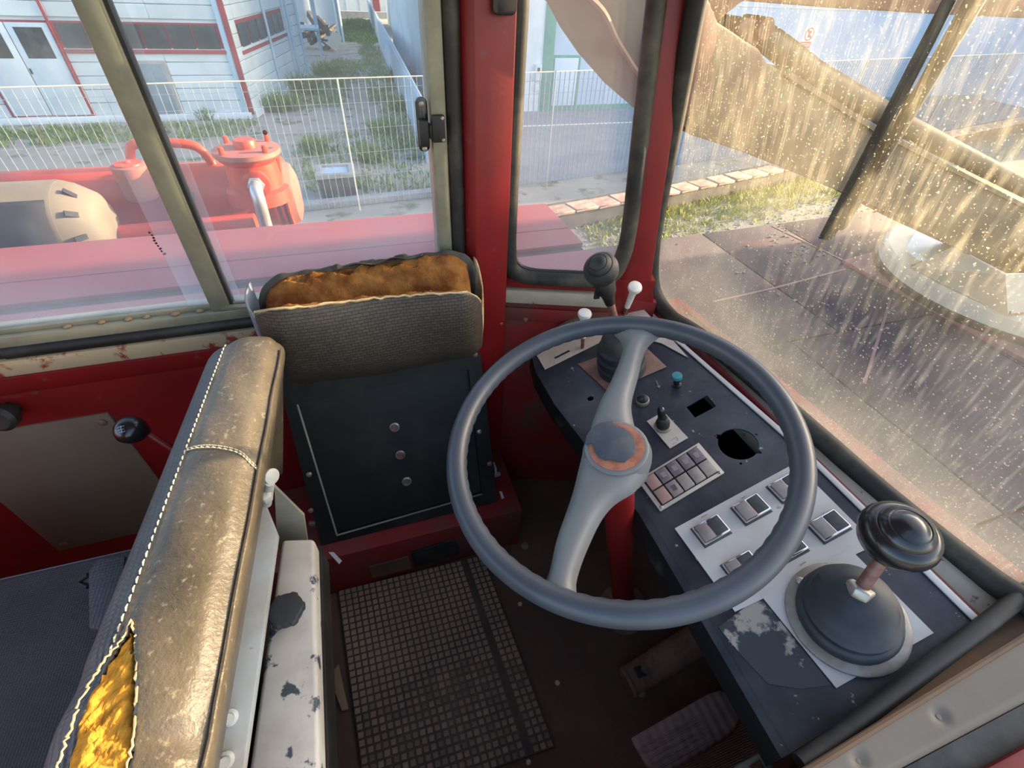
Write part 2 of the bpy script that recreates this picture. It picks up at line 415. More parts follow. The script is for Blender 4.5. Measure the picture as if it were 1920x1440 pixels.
mat('dirt', (.36, .345, .31), (.29, .275, .24), scale=.9, lo=.35, hi=.65, rough=.95, bump=.6, bscale=9, c3=(.10, .135, .06), s3=1.6, lo3=.55, hi3=.68)
mat('gravel', (.27, .26, .235), (.15, .145, .13), scale=26, lo=.4, hi=.6, rough=.95, bump=1, bscale=40, c3=(.17, .18, .06), s3=3, lo3=.5, hi3=.66)
mat('asphalt', (.24, .275, .305), (.21, .245, .275), scale=1.5, rough=.9, bump=.4, bscale=30)
mat('concrete', (.13, .12, .10), (.075, .07, .06), scale=4, lo=.35, hi=.65, rough=.9, bump=.5, bscale=18)
mat('concrete_pale', (.36, .37, .36), (.30, .31, .30), scale=3, rough=.9, bump=.4, bscale=18)
mat('coping', (.36, .20, .145), (.42, .34, .27), scale=6, lo=.4, hi=.6, rough=.9, bump=.5, bscale=20, rand=.18)
mat('pebble', (.33, .32, .29), rough=.9, rand=.2)
mat('grass', (.16, .21, .045), (.24, .26, .06), scale=2, rough=.8)
mat('grass_yellow', (.36, .36, .06), (.24, .28, .05), scale=2, rough=.8)
mat('weed', (.15, .25, .065), (.21, .31, .10), scale=3, rough=.8)
mat('scrap_dark', (.07, .065, .06), (.16, .12, .10), scale=4, rough=.8, rand=.3)
mat('sign_white', (.75, .75, .76), rough=.5)
mat('sign_red', (.60, .06, .08), rough=.5)
mat('sign_dark', (.10, .10, .16), rough=.5)
glass('glass_side', dust=(.74, .78, .84), base=.03, var=.10, scale=2.5, trans=.45, zfade=(0, .24, .42), gloss=.03)
glass('glass_corner', dust=(.75, .74, .78), base=.06, var=.08, scale=4, trans=.45, zfade=(0, .2, .3), gloss=.03)
glass('glass_front', dust=(.88, .80, .60), base=.008, var=.075, scale=7, streak=(10, 230, 20), spots=300, trans=.65, gloss=.02, zfade=(-.02, .16, .30))

# ================================================================== CAB SHELL
WY = .85                                   # inner face of the left wall
CH_N = V((.31, .95, 0)).normalized(); CH_P = V((.2731, .85, .676))      # corner panel, 18 degrees off the wall
WS_N = V((.985, .09, .17)).normalized(); WS_P = V((.66, .40, .66))      # windscreen
def chp(px, py): return on(px, py, CH_N, CH_P)
def wsp(px, py, off=0): return on(px, py, WS_N, WS_P + WS_N * off)
def ch_at(x, z):    # point of the corner panel at forward position x
    return V((x, CH_P.y - (x - CH_P.x) * CH_N.x / CH_N.y, z))
def ws_at(y, z):
    return V((WS_P.x - ((y - WS_P.y) * WS_N.y + (z - WS_P.z) * WS_N.z) / WS_N.x, y, z))

# floor
fl = MB().span((-1.35, -.10, -.05), (.66, .86, 0)).build('floor', 'floor_rubber', smooth=0)
tag(fl, 'brown ribbed rubber floor of the cab', kind='structure')

# left wall: lower panel, ridge, step
wl = setting('wall_left', 'red painted steel wall under the sliding window', (-.4, WY, 0))
MB().span((-1.35, WY, 0), (.275, WY + .045, .64)).build('panel', 'red_paint', wl, smooth=0)
MB().prism([(-1.35, WY + .001, .585), (-1.35, WY - .006, .60), (-1.35, WY - .006, .625), (-1.35, WY + .001, .632)], (1.56, 0, 0)).build('ridge', 'red_paint', wl)
MB().span((-1.35, WY - .012, .632), (.172, WY + .045, .664)).build('ledge', 'beige_chipped', wl, bevel=.004)
MB().span((-1.35, WY - .004, .664), (.19, WY + .045, .678)).build('seal', 'rubber', wl, bevel=.003)
MB().span((-.802, WY - .004, .125), (-.527, WY + .002, .512)).build('cover_plate', 'panel_olive', wl, bevel=.001)
for (x, z) in ((-.545, .492), (-.782, .145)):
    MB().lathe([(.008, 0), (.008, .002), (.005, .004)], (x, WY - .004, z), (0, -1, 0), 10).build('screw', 'rust_rod', wl)
MB().span((-1.35, WY, 1.42), (.30, WY + .045, 1.60)).build('header', 'red_paint', wl, smooth=0)
# corner post between the sliding window and the corner window
po = setting('trim_1', 'red corner post between sliding window and corner window', (.24, WY, .64))
MB().prism([(.196, WY + .05, .0), (.196, WY - .004, .0), (.212, WY - .024, .0), (.277, WY - .024, .0), (.285, WY + .05, .0)], (0, 0, 1.55)).build('post', 'red_paint', po, bevel=.003)
clip = MB().prism([V((a, WY - .025, b)) for a, b in rrect(.236, 1.143, .272, 1.23, .008, 3)], (0, -.012, 0)).build('clip', 'black_plastic', po, bevel=.002)
MB().lathe([(.004, 0), (.004, .002), (.0025, .0035)], (.268, WY - .022, .60), (0, -1, 0), 8).build('rivet', 'rust_rod', po)

# corner panel with the narrow window
wc = setting('wall_corner', 'red corner panel of the cab under the narrow window', (.45, .80, 0))
def chq(pts, t=.035): return [ch_at(x, z) for x, z in pts]
th = CH_N * .035
MB().prism(chq([(.272, 0), (.60, 0), (.60, .655), (.272, .655)]), th).build('lower_panel', 'red_dusty', wc, smooth=0)
MB().prism(chq([(.272, .655), (.585, .655), (.585, .708), (.272, .708)]), th).build('sill_panel', 'red_paint', wc, smooth=0)
MB().prism([p - CH_N * .016 for p in chq([(.268, .650), (.50, .646), (.50, .677), (.268, .681)])], CH_N * .017).build('ledge', 'beige_paint', wc, bevel=.002)
MB().prism([p - CH_N * .006 for p in chq([(.262, .60), (.56, .59), (.56, .625), (.262, .632)])], CH_N * .007).build('dusty_lip', 'red_dusty', wc, bevel=.002)
for (px, py) in ((985, 597),):
    p = chp(px, py); MB().lathe([(.006, 0), (.006, .006), (.003, .009)], p, -CH_N, 8).build('bolt', 'rust_rod', wc)
MB().prism(chq([(.272, .70), (.294, .70), (.294, 1.55), (.272, 1.55)]), th).build('left_strip', 'red_paint', wc, smooth=0)
MB().prism(chq([(.272, 1.40), (.56, 1.40), (.52, 1.58), (.272, 1.58)]), th).build('header', 'red_paint', wc, smooth=0)
pi_ = setting('trim_2', 'red front pillar between corner window and windscreen', (.55, .77, .6))
MB().prism([chp(*q_) for q_ in ((1150, 556), (1178, 470), (1192, 380), (1205, 270), (1237, 0), (1262, -200), (1330, -200), (1302, 0), (1258, 270), (1234, 430), (1222, 520), (1226, 570))], CH_N * .03).build('pillar', 'red_paint', pi_, bevel=.002)

# narrow corner window
w2 = setting('window_2', 'narrow corner window in a black rubber seal', ch_at(.40, .70))
def loop_ch(pts, off=0, n=6): return [ch_at(x, z) + CH_N * off for x, z in pts]
outl = [(.288, 1.45), (.286, 1.15), (.284, .90), (.286, .760), (.296, .722), (.330, .707), (.40, .705), (.470, .706), (.494, .718), (.506, .752), (.508, .82), (.492, 1.0), (.474, 1.2), (.455, 1.45)]
MB().tube(catmull(loop_ch(outl, -.004), 5, True), .0155, 10, True).build('seal', 'rubber_dusty', w2)
MB().tube(catmull(loop_ch([(.40 + (x - .40) * .93, .70 + (z - .70) * .97 + .012) for x, z in outl], .004), 4, True), .006, 8, True).build('inner_lip', 'rubber', w2)
MB().prism(loop_ch(outl, .010), CH_N * .004).build('pane', 'glass_corner', w2, smooth=0)

# sliding window
w1 = setting('window_1', 'sliding side window in an olive aluminium frame', (-.30, WY + .02, .71))
y0, y1 = WY - .006, WY + .05
MB().span((-1.35, y0, .678), (.168, y1, .706)).build('bottom_rail', 'aluminium', w1, bevel=.003)
MB().span((-1.35, y0 + .012, .706), (.14, y0 + .018, .714)).build('track_lip', 'aluminium', w1, bevel=.001)
MB().span((.144, y0, .70), (.169, y1, 1.42)).build('side_rail', 'aluminium', w1, bevel=.003)
MB().span((-1.35, y0, 1.39), (.168, y1, 1.42)).build('top_rail', 'aluminium', w1, bevel=.003)
MB().tube(catmull([(-.6, WY, .676), (.10, WY, .676), (.150, WY, .680), (.176, WY, .700), (.182, WY, .75), (.182, WY, 1.1), (.182, WY, 1.45)], 6), .0135, 10).build('seal', 'rubber', w1)
MB().span((-.278, y0 + .004, .706), (-.246, WY + .018, 1.39)).build('divider_bar', 'aluminium', w1, bevel=.003)
MB().span((-.246, WY + .002, .706), (-.241, WY + .022, 1.39)).build('divider_gasket', 'rubber', w1)
MB().span((-.262, WY + .012, .706), (.146, WY + .016, 1.395)).build('front_pane', 'glass_side', w1, smooth=0)
MB().span((-1.34, WY + .030, .706), (-.232, WY + .034, 1.395)).build('rear_pane', 'glass_side', w1, smooth=0)
MB().span((-.318, WY + .024, .706), (-.252, WY + .027, 1.395)).build('overlap_pane', 'glass_side', w1, smooth=0)
for k in range(9):
    q_ = ony(281 + k * 3.4 + random.uniform(-2, 2), 436 + k * 5, WY + .029); MB().box(q_, (.002 + .003 * random.random(), .001, .003), (V((.9, 0, .4)), V((0, 1, 0)), V((-.4, 0, .9)))).build('sticker_fleck', 'rubber', w1)
MB().lathe([(.0035, 0), (.0035, .002), (.002, .003)], ony(497, 248, WY + .012), (0, -1, 0), 8).build('pane_rivet', 'rust_rod', w1)
# latch on the pane
lt = MB().prism([(x, WY + .011, z) for x, z in rrect(.122, .955, .141, 1.036, .0094, 6)], (0, -.005, 0)).build('latch', 'black_plastic', w1, bevel=.001)
MB().span((.123, WY - .010, .966), (.139, WY + .006, 1.006)).build('latch_body', 'rubber', lt, bevel=.003)
MB().span((.139, WY - .012, .978), (.148, WY + .004, 1.0)).build('latch_tongue', 'rubber', lt, bevel=.002)
MB().span((.143, WY - .016, .974), (.164, WY - .006, 1.014)).build('latch_keeper', 'rubber', lt, bevel=.002)
for z in (1.026, .960): MB().lathe([(.0045, 0), (.0045, .002), (.002, .003)], (.1315, WY + .006, z), (0, -1, 0), 10).build('latch_screw', 'steel', lt)
for z in (.978, 1.010): MB().lathe([(.003, 0), (.003, .001), (.0018, .002)], (.160, WY - .016, z), (0, -1, 0), 8).build('keeper_screw', 'steel', lt)
# crumbs of perished sealant on the sill
for i in range(7):
    x = -.50 + i * .042 + random.uniform(-.01, .01)
    MB().lathe([(.002, 0), (.006 + .003 * random.random(), .003), (.003, .006)], (x, WY + .004, .705), (0, 0, 1), 6).build('sealant_crumb', 'wood_chip', w1)
MB().box((-.215, WY - .004, .709), (.09, .012, .004), (V((.995, 0, -.09)), V((0, 1, 0)), V((.09, 0, .995)))).build('loose_strip', 'aluminium', w1)

# windscreen
w3 = setting('window_3', 'large dusty windscreen in a black rubber seal', ws_at(.4, .65))
seal_px = [(1345, -160), (1306, 0), (1270, 200), (1233, 400), (1222, 480), (1226, 545), (1256, 592), (1310, 628), (1400, 700), (1540, 822), (1650, 920), (1760, 1010), (1870, 1095), (1960, 1150)]
path = catmull([wsp(px, py, -.012) for px, py in seal_px], 6)
MB().tube(path, .0165, 10).build('seal', 'rubber_dusty', w3)
MB().prism([ws_at(.80, .64), ws_at(-.04, .63), ws_at(-.04, 1.45), ws_at(.74, 1.45), ws_at(.748, 1.1)], WS_N * .004).build('pane', 'glass_front', w3, smooth=0)
MB().prism([ws_at(.80, 1.42), ws_at(-.08, 1.42), ws_at(-.08, 1.56), ws_at(.80, 1.56)], WS_N * .03).build('header', 'red_paint', w3, smooth=0)

# dash below the windscreen
wf = setting('wall_front', 'red and dusty beige ledge under the windscreen', (.65, .4, 0))
MB().prism([ws_at(.77, .0) * 1, ws_at(-.06, 0), ws_at(-.06, .640), ws_at(.77, .640)], V((.05, 0, 0))).build('bulkhead', 'red_dusty', wf, smooth=0)
led = []
for y in (.79, .03): led.append(ws_at(y, .648))
MB().prism([V((.580, .735, .612)), V((.627, .735, .632)), V((.645, .735, .640)), V((.672, .735, .640)), V((.672, .735, .58)), V((.580, .735, .58))], (.022, -.707, 0)).build('ledge', 'beige_paint', wf, bevel=.003)
MB().prism([V((.604, .785, .622)), V((.609, .785, .637)), V((.614, .785, .637)), V((.614, .785, .622))], (.022, -.745, 0)).build('red_joint', 'red_dusty', wf)

# roof, rear wall, right-hand side with the open door
cl = MB().span((-1.40, -.12, 1.55), (.62, .92, 1.60)).build('ceiling', 'ceiling_lining', smooth=0); tag(cl, 'pale lined roof of the cab', kind='structure')
wr = setting('wall_rear', 'red rear wall of the cab with a window opening', (-1.35, .4, 0))
MB().span((-1.40, -.12, 0), (-1.35, .90, .72)).build('lower_panel', 'red_paint', wr, smooth=0)
MB().span((-1.40, -.12, 1.35), (-1.35, .90, 1.56)).build('header', 'red_paint', wr, smooth=0)
for (a, b) in ((-.12, -.02), (.80, .90)): MB().span((-1.40, a, .72), (-1.35, b, 1.35)).build('post', 'red_paint', wr, smooth=0)
d1 = setting('door_1', 'worn beige sill of the open right-hand door', (.5, 0, .6))
A = lambda px, py, z: onz(px, py, z)
seal = [A(1500, 1432, .6), A(1560, 1392, .605), A(1650, 1322, .617), A(1740, 1252, .632), A(1830, 1184, .648), A(1920, 1114, .662), A(2010, 1044, .672)]
MB().tube(catmull(seal, 4), .0095, 10).build('door_seal', 'rubber', d1)
e0 = [A(1500, 1445, .597), A(2010, 1062, .660)]; e1 = [A(1440, 1490, .60), A(2010, 1138, .664)]
MB().prism([e0[0], e0[1], e1[1], e1[0]], (0, 0, -.03)).build('lip', 'brown_lip', d1, bevel=.002)
f0 = [A(1440, 1490, .606), A(2010, 1138, .667)]; f1 = [A(1560, 1512, .606), A(2010, 1272, .660)]
MB().tube([f0[0], (f0[0] + f0[1]) / 2, f0[1]], .0035, 8).build('rolled_edge', 'brown_lip', d1)
# pressed beige strip with two shallow dimples
hx = [A(1764, 1342, .634), A(1612, 1424, .618)]
def sill(u, v):
    p = (f0[0] * (1 - u) + f0[1] * u) * (1 - v) + (f1[0] * (1 - u) + f1[1] * u) * v
    dz = -.010 * max(0, v - .8) * 5 * max(0, v - .8) * 5
    for h in hx:
        d = (p - h).length
        if d < .012: dz -= .004 * (cos(pi * d / .012) * .5 + .5)
    return p + V((0, 0, dz))
MB().grid(sill, 90, 26).build('pressed_strip', 'sill_beige', d1, thick=.004, smooth=60)
for h in hx: MB().lathe([(.003, 0), (.003, .0015), (.0015, .002)], h - V((0, 0, .0045)), (0, 0, 1), 10).build('rivet', 'sill_beige', d1)
g0 = [A(1560, 1512, .585), A(2010, 1272, .635)]; g1 = [A(1700, 1520, .585), A(2010, 1362, .625)]
MB().prism([g0[0], g0[1], g1[1], g1[0]], (0, 0, -.03)).build('black_gap', 'rubber', d1)  # black strip between the pressed strip and the door skin
h0 = [A(1700, 1520, .594), A(2010, 1352, .634)]
MB().prism([h0[0], h0[1], h0[1] + V((0, -.04, 0)), h0[0] + V((0, -.04, 0))], (0, 0, -.5)).build('door_skin', 'red_paint', d1, bevel=.004)
MB().prism([A(1500, 1445, .58), A(2010, 1062, .58), A(2010, 1362, .58), A(1500, 1560, .58)], (0, 0, -.55)).build('sill_core', 'red_dusty', d1, smooth=0)
MB().span((-1.35, -.14, 0), (-.85, -.10, 1.55)).build('rear_quarter', 'red_paint', d1, smooth=0)
MB().span((-.85, -.14, -.05), (.44, -.10, .56)).build('shade_panel', 'red_paint', d1, smooth=0)  # unseen panel added across the open doorway to keep the floor dark

# ================================================================== CONTROL CONSOLE
ct = radians(17)
CU, CV, CN = V((cos(ct), 0, sin(ct))), V((0, 1, 0)), V((-sin(ct), 0, cos(ct)))
CO = V((.34, 0, .56))
def con(px, py, h=0): return on(px, py, CN, CO + CN * h)
def cuv(px, py): p = con(px, py) - CO; return (p.dot(CU), p.y)
def cp(u, v, h=0): return CO + CU * u + CV * v + CN * h
AX = (CU, CV, CN)
cs = thing('control_console', 'dusty navy control console with switches under the windscreen', 'console', (.45, .4, 0))
outer = [(.004, .004), (.292, .030), (.287, .30), (.262, .60), (.250, .70), (.250, .782), (-.020, .770), (-.032, .705), (-.030, .60), (.004, .325)]
gc = cuv(1384, 832); gz = circ(gc[0], gc[1], .032, 36)
gz = [(a, b) if not (i in (0,)) else (a, b) for i, (a, b) in enumerate(gz)]
def tab(cx, cy, r, ang):   # gauge hole with two lugs
    out = []
    for k in range(72):
        a = 2 * pi * k / 72
        rr = r + (.006 if min(abs((a - q + pi) % (2 * pi) - pi) for q in ang) < .11 else 0)
        out.append((cx + rr * cos(a), cy + rr * sin(a)))
    return out
rect = [cuv(1287, 763), cuv(1326, 741), cuv(1343, 762), cuv(1303, 783)]
holes = [tab(gc[0], gc[1], .031, (2.2, 5.3)), rect, circ(*cuv(1107, 747), .0062, 14)]
for (px, py) in ((1342, 818), (1418, 815), (1389, 869)): holes.append(circ(*cuv(px, py), .0022, 10))
MB().holed(outer, holes, CO, CU, CV, CN, .003).build('top_panel', 'navy_panel', cs, smooth=0)
# sides: skirt hanging from the edge
sk = MB(); bot = []
pts = [cp(a, b, -.003) for a, b in outer]
for i in range(len(pts)):
    a, b = pts[i], pts[(i + 1) % len(pts)]
    dz = V((0, 0, -.34)) ; ins = V((.05, 0, 0))
    a2 = V((a.x, a.y, .455)) + (ins if a.x < .40 else V((0, 0, 0))); b2 = V((b.x, b.y, .455)) + (ins if b.x < .40 else V((0, 0, 0)))
    am, bm_ = a + V((0, 0, -.045)), b + V((0, 0, -.045))
    sk.add([a, b, bm_, am, b2, a2], [(0, 1, 2, 3), (3, 2, 4, 5)])
sk.build('skirt', 'console_side', cs, thick=.002, smooth=0)
MB().prism([V((.39, .03, .45)), V((.62, .03, .45)), V((.59, .76, .45)), V((.37, .76, .45))], (0, 0, .004)).build('inner_floor', 'dark_void', cs, smooth=0)
MB().prism([cp(.002, .005, .0005), cp(.004, .325, .0005), cp(.014, .325, .0005), cp(.012, .005, .0005)], CN * .0012).build('edge_wear', 'navy_panel', cs)
# bright trim strip along the windscreen edge
MB().prism([cp(.283, .035, .001), cp(.292, .035, .001), cp(.287, .31, .001), cp(.262, .61, .001), cp(.251, .70, .001), cp(.243, .70, .001), cp(.255, .60, .001), cp(.279, .30, .001)], CN * .003).build('trim_strip', 'white_plate', cs, bevel=.0006)
def plate_px(name, m, px, h=.001, t=.0015, holes=(), bevel=0):
    q = [cuv(*p) for p in px]
    return MB().holed(q, list(holes), CO + CN * (h + t), CU, CV, CN, t).build(name, m, cs, smooth=0)
# white slotted lever plate at the far end
def slot(a, b, w):
    (x1, y1), (x2, y2) = cuv(*a), cuv(*b); d = V((x2 - x1, y2 - y1, 0)).normalized(); n = V((-d.y, d.x, 0)) * w
    return [(x1 + n.x, y1 + n.y), (x1 - n.x, y1 - n.y), (x2 - n.x, y2 - n.y), (x2 + n.x, y2 + n.y)]
q = [cuv(1000, 656), cuv(1022, 694), cuv(1120, 646), cuv(1175, 628), cuv(1240, 645), cuv(1290, 672), cuv(1262, 640), cuv(1192, 566), cuv(1168, 562), cuv(1060, 625)]
MB().holed(q, [slot((1040, 673), (1068, 659), .0035), slot((1148, 603), (1184, 581), .0035)], CO + CN * .003, CU, CV, CN, .002).build('slotted_plate', 'cream_plate', cs, smooth=0)
MB().prism([con(1050, 620, .004), con(1163, 556, .004), con(1172, 562, .004), con(1055, 628, .004)], CN * .018).build('end_lip', 'flange_metal', cs, bevel=.002)
plate_px('joystick_plate', 'rusty_plate', [(1084, 684), (1140, 736), (1250, 689), (1200, 642)], .001)
plate_px('switch_plate', 'white_plate', [(1265, 992), (1378, 1148), (1642, 1022), (1490, 870)], .001)
plate_px('joystick_plate', 'white_plate', [(1425, 1116), (1567, 1291), (1749, 1188), (1592, 1030)], .0014)
wn = [(1347, 1176), (1425, 1118), (1560, 1285), (1500, 1292), (1440, 1282), (1395, 1235)]
plate_px('worn_patch', 'navy_worn', wn, .0002, .0006)
plate_px('switch_tag', 'cream_plate', [(1213, 791), (1244, 773), (1290, 822), (1256, 842)], .001)
for (a, b) in (((1258, 826), (1266, 821)), ((1268, 819), (1272, 826)), ((1262, 833), (1268, 829))):
    A_, B_ = con(*a, .0026), con(*b, .0026)
    MB().tube([A_, B_], .0005, 5).build('tag_mark', 'marking_grey', cs)
# warning light block: 2 rows x 5 tiles
blk = [(1195, 902), (1238, 960), (1358, 888), (1310, 832)]
MB().prism([con(*p, .001) for p in blk], CN * .004).build('light_block', 'cream_plate', cs, bevel=.0008)
BU = [cuv(*p) for p in blk]
def bl(s, t, h=0):
    a = (BU[0][0] * (1 - s) + BU[3][0] * s, BU[0][1] * (1 - s) + BU[3][1] * s); b = (BU[1][0] * (1 - s) + BU[2][0] * s, BU[1][1] * (1 - s) + BU[2][1] * s)
    return cp(a[0] * (1 - t) + b[0] * t, a[1] * (1 - t) + b[1] * t, h)
MB().prism([bl(.05, .07, .0045), bl(.05, .93, .0045), bl(.93, .93, .0045), bl(.93, .07, .0045)], CN * .0012).build('light_grid', 'console_side', cs)
cols = [['rose_tile', 'plum_tile', 'plum_tile', 'plum_tile', 'plum_tile'], ['rose_tile', 'grey_tile', 'sand_tile', 'sand_tile', 'sand_tile']]
for r in range(2):
    for k in range(5):
        s0 = .06 + k * .175; t0 = .09 + r * .425
        ti = MB().prism([bl(s0 + .008, t0 + .015, .0052), bl(s0 + .008, t0 + .395, .0052), bl(s0 + .162, t0 + .395, .0052), bl(s0 + .162, t0 + .015, .0052)], CN * .0042).build('warning_light', cols[r][k], cs, bevel=.0008)
        if cols[r][k] in ('plum_tile', 'grey_tile'):
            MB().prism([bl(s0 + .05, t0 + .12, .0094), bl(s0 + .05, t0 + .27, .0094), bl(s0 + .11, t0 + .29, .0094), bl(s0 + .12, t0 + .13, .0094)], CN * .0003).build('light_symbol', 'tile_mark' if r == 0 else 'rocker_dark', ti)
for (px, py) in ((1306, 839), (1349, 886), (1240, 951)): MB().lathe([(.0028, 0), (.0028, .001), (.0014, .002)], con(px, py, .005), CN, 10).build('block_screw', 'steel', cs)
# rocker switches
def rocker(px, py):
    c = con(px, py, .0025)
    ex = (con(px + 60, py - 33) - con(px, py)).normalized(); ey = CN.cross(ex).normalized(); ax = (ex, ey, CN)
    root = MB().box(c + CN * .004, (.044, .030, .009), ax).build('rocker_switch', 'chrome', cs, bevel=.0018)
    MB().box(c - ex * .0103 + CN * .0074, (.0185, .0255, .0055), ax).build('rocker_light', 'rocker_light', root, bevel=.0006)
    MB().box(c + ex * .0103 + CN * .0078, (.0185, .0255, .006), (ex * .995 + CN * .1, ey, CN * .995 - ex * .1)).build('rocker_dark', 'rocker_dark', root, bevel=.0006)
    MB().box(c + CN * .0002, (.047, .034, .001), ax).build('gasket', 'rocker_dark', root)
for p in ((1333, 996), (1408, 956), (1475, 916), (1553, 988), (1474, 1028), (1392, 1066)): rocker(*p)
for (a, b) in (((1315, 970), (1326, 964)), ((1391, 934), (1398, 930)), ((1500, 1060), (1511, 1053))): MB().tube([con(*a, .003), con(*b, .003)], .0006, 5).build('plate_mark', 'marking_grey', cs)
# small controls
c0 = con(1269, 722)
pb = MB().lathe([(.0085, 0), (.0085, .003), (.006, .004), (.006, .018), (.0075, .020)], c0, CN, 18).build('pull_knob', 'black_plastic', cs)
MB().lathe([(.0075, .019), (.0095, .021), (.0098, .026), (.0088, .0285), (.004, .0287)], c0, CN, 18).build('knob_head', 'teal', pb)
c0 = con(1205, 753)
pb = MB().lathe([(.0125, 0), (.0125, .006), (.0105, .0075), (.0100, .0055)], c0, CN, 22).build('push_button', 'flange_metal', cs)
MB().lathe([(.0098, .004), (.0098, .0085), (.0075, .0095)], c0, CN, 20).build('button_face', 'black_plastic', pb)
c0 = con(1243, 800, .0025)
ks = MB().lathe([(.0150, 0), (.0150, .003), (.0115, .005), (.0120, .012), (.0095, .016), (.0095, .020)], c0, CN, 22).build('toggle_switch', 'flange_metal', cs)
MB().lathe([(.0118, .004), (.0122, .013), (.0098, .017), (.0092, .023), (.0075, .025)], c0, CN, 22).build('rubber_collar', 'rubber', ks)
MB().lathe([(.0070, .024), (.0068, .040), (.0060, .046), (.003, .049)], c0, (CN + V((0, .12, 0))).normalized(), 18).build('handle', 'black_plastic', ks)
# painted arrows
def arrow(a, b, w=.0012):
    A_, B_ = con(*a, .0008), con(*b, .0008); d = (B_ - A_).normalized(); n = CN.cross(d)
    MB().tube([A_, B_], w * .6, 5).add([B_ + d * .002, B_ - d * .005 + n * .004, B_ - d * .003, B_ - d * .005 - n * .004], [(0, 1, 2), (0, 2, 3)]).build('painted_arrow', 'marking_grey', cs)
arrow((1230, 714), (1236, 726)); arrow((1076, 696), (1072, 689))

# ================================================================== JOYSTICKS AND LEVERS
def joy_knob(mb, c, ax, s):
    prof = [(.010, -.030), (.013, -.022), (.018, -.018), (.027, -.012), (.0305, -.002), (.0305, .002), (.028, .009), (.0225, .0125), (.0215, .0125), (.0205, .0155), (.0160, .0185), (.0150, .0180), (.0135, .0185), (.0100, .0225), (.004, .0245)]
    return mb.lathe([(r * s, h * s) for r, h in prof], c, ax, 32)
# near joystick
b0 = con(1583, 1158)
j1 = thing('joystick', 'near joystick with broad ringed black knob over a blue-black dome boot', 'joystick', b0)
MB().lathe([(.066, .003), (.066, .008), (.063, .010), (.050, .011)], b0, CN, 48).build('flange', 'flange_metal', j1)
kn = con(1685, 1004, .112); nut = con(1611, 1108, .050)
bt = MB(); cur = []
prof = [(.055, .010), (.056, .018), (.053, .024), (.0505, .025), (.0515, .031), (.0475, .036), (.0455, .037), (.0440, .041), (.035, .047), (.022, .052), (.014, .056)]
seg = 40; u_, w_ = orth(CN); vv = []; top = nut - (b0 + CN * .052)
for r, h in prof:
    k = max(0, (h - .012) / .044); sh = top * (k ** 1.5)
    for i in range(seg):
        a = 2 * pi * i / seg; vv.append(b0 + CN * h + sh + (u_ * cos(a) + w_ * sin(a)) * r)
n = len(prof)
bt.add(vv, [(i * seg + k, (i + 1) * seg + k, (i + 1) * seg + (k + 1) % seg, i * seg + (k + 1) % seg) for i in range(n - 1) for k in range(seg)] + [tuple(range((n - 1) * seg, n * seg))])
bt.build('boot', 'boot_rubber', j1)
dj = (kn - nut).normalized()
MB().lathe([(.0145, -.006), (.0155, -.002), (.0155, .006), (.013, .008)], nut, dj, 6).build('nut', 'steel', j1, bevel=.001)
MB().tube([nut, kn - dj * .02], .0075, 14).build('shaft', 'rust_rod', j1)
MB().lathe([(.012, -.020), (.0125, -.008), (.018, .0)], kn - dj * .012, dj, 24).build('collar', 'boot_rubber', j1)
joy_knob(MB(), kn, (dj * .35 + CN + V((-.05, -.22, .18))).normalized(), 1.33).build('knob', 'black_plastic', j1)
for (px, py) in ((1518, 1178), (1647, 1217), (1500, 1090)): MB().lathe([(.005, 0), (.005, .003), (.0025, .005)], con(px, py, .010), CN, 10).build('flange_bolt', 'steel', j1)
# far joystick
b0 = con(1166, 690)
j2 = thing('joystick', 'far joystick with small black ball knob taped onto a rusty shaft', 'joystick', b0)
MB().lathe([(.048, .002), (.048, .020), (.043, .022), (.047, .030), (.046, .042), (.040, .045), (.044, .052), (.042, .062), (.036, .066), (.034, .078), (.028, .092), (.017, .100)], b0, CN, 36).build('boot', 'boot_rubber', j2)
MB().lathe([(.036, .066), (.0345, .079), (.0285, .093), (.0175, .101)], b0, CN, 36).build('boot_cap', 'boot_brown', j2)
kn = con(1127, 505, .235); st = b0 + CN * .095
dj = (kn - st).normalized()
MB().tube([st, kn - dj * .02], .0075, 14).build('shaft', 'rust_rod', j2)
MB().tube([kn - dj * .072, kn - dj * .055, kn - dj * .045, kn - dj * .028, kn - dj * .018], [.009, .0115, .0165, .019, .018], 14).build('tape_wrap', 'rubber', j2)
MB().box(kn - dj * .045 - V((.016, -.004, 0)), (.010, .004, .03)).build('tape_tail', 'rubber', j2)
ka = (dj * .9 + V((-.35, -.45, .1))).normalized()
MB().lathe([(.012, -.026), (.022, -.022), (.0285, -.010), (.0300, .0), (.0285, .009), (.0235, .0145), (.0220, .0145), (.0215, .0175), (.0160, .0225), (.0150, .0220), (.0130, .0250), (.006, .0275)], kn, ka, 32).build('knob', 'boot_brown', j2)
# white slide levers
def slide(base, head, h, lab):
    b = con(*base, .003); k = con(*head, h)
    t = thing('slide_lever', lab, 'lever', b, 'white slide levers at the far end of the console')
    d = (k - b).normalized(); mid = b + (k - b) * .38
    MB().tube([b - CN * .02, b, mid], .0042, 8).build('stem', 'rust_rod', t)
    MB().tube([b + (k - b) * .32, b + (k - b) * .5, b + (k - b) * .8, b + (k - b) * .93], [.0062, .0065, .0075, .010], 16).build('grip', 'ivory', t)
    MB().lathe([(.008, -.006), (.0135, -.003), (.0150, .002), (.0135, .006), (.007, .008)], k, (d * .6 + V((-.1, -.3, .6))).normalized(), 22).build('cap', 'ivory', t)
slide((1092, 652), (1096, 590), .075, 'white slide lever in the slot nearest the red corner panel')
slide((1170, 590), (1190, 540), .095, 'white slide lever beside the windscreen pillar')

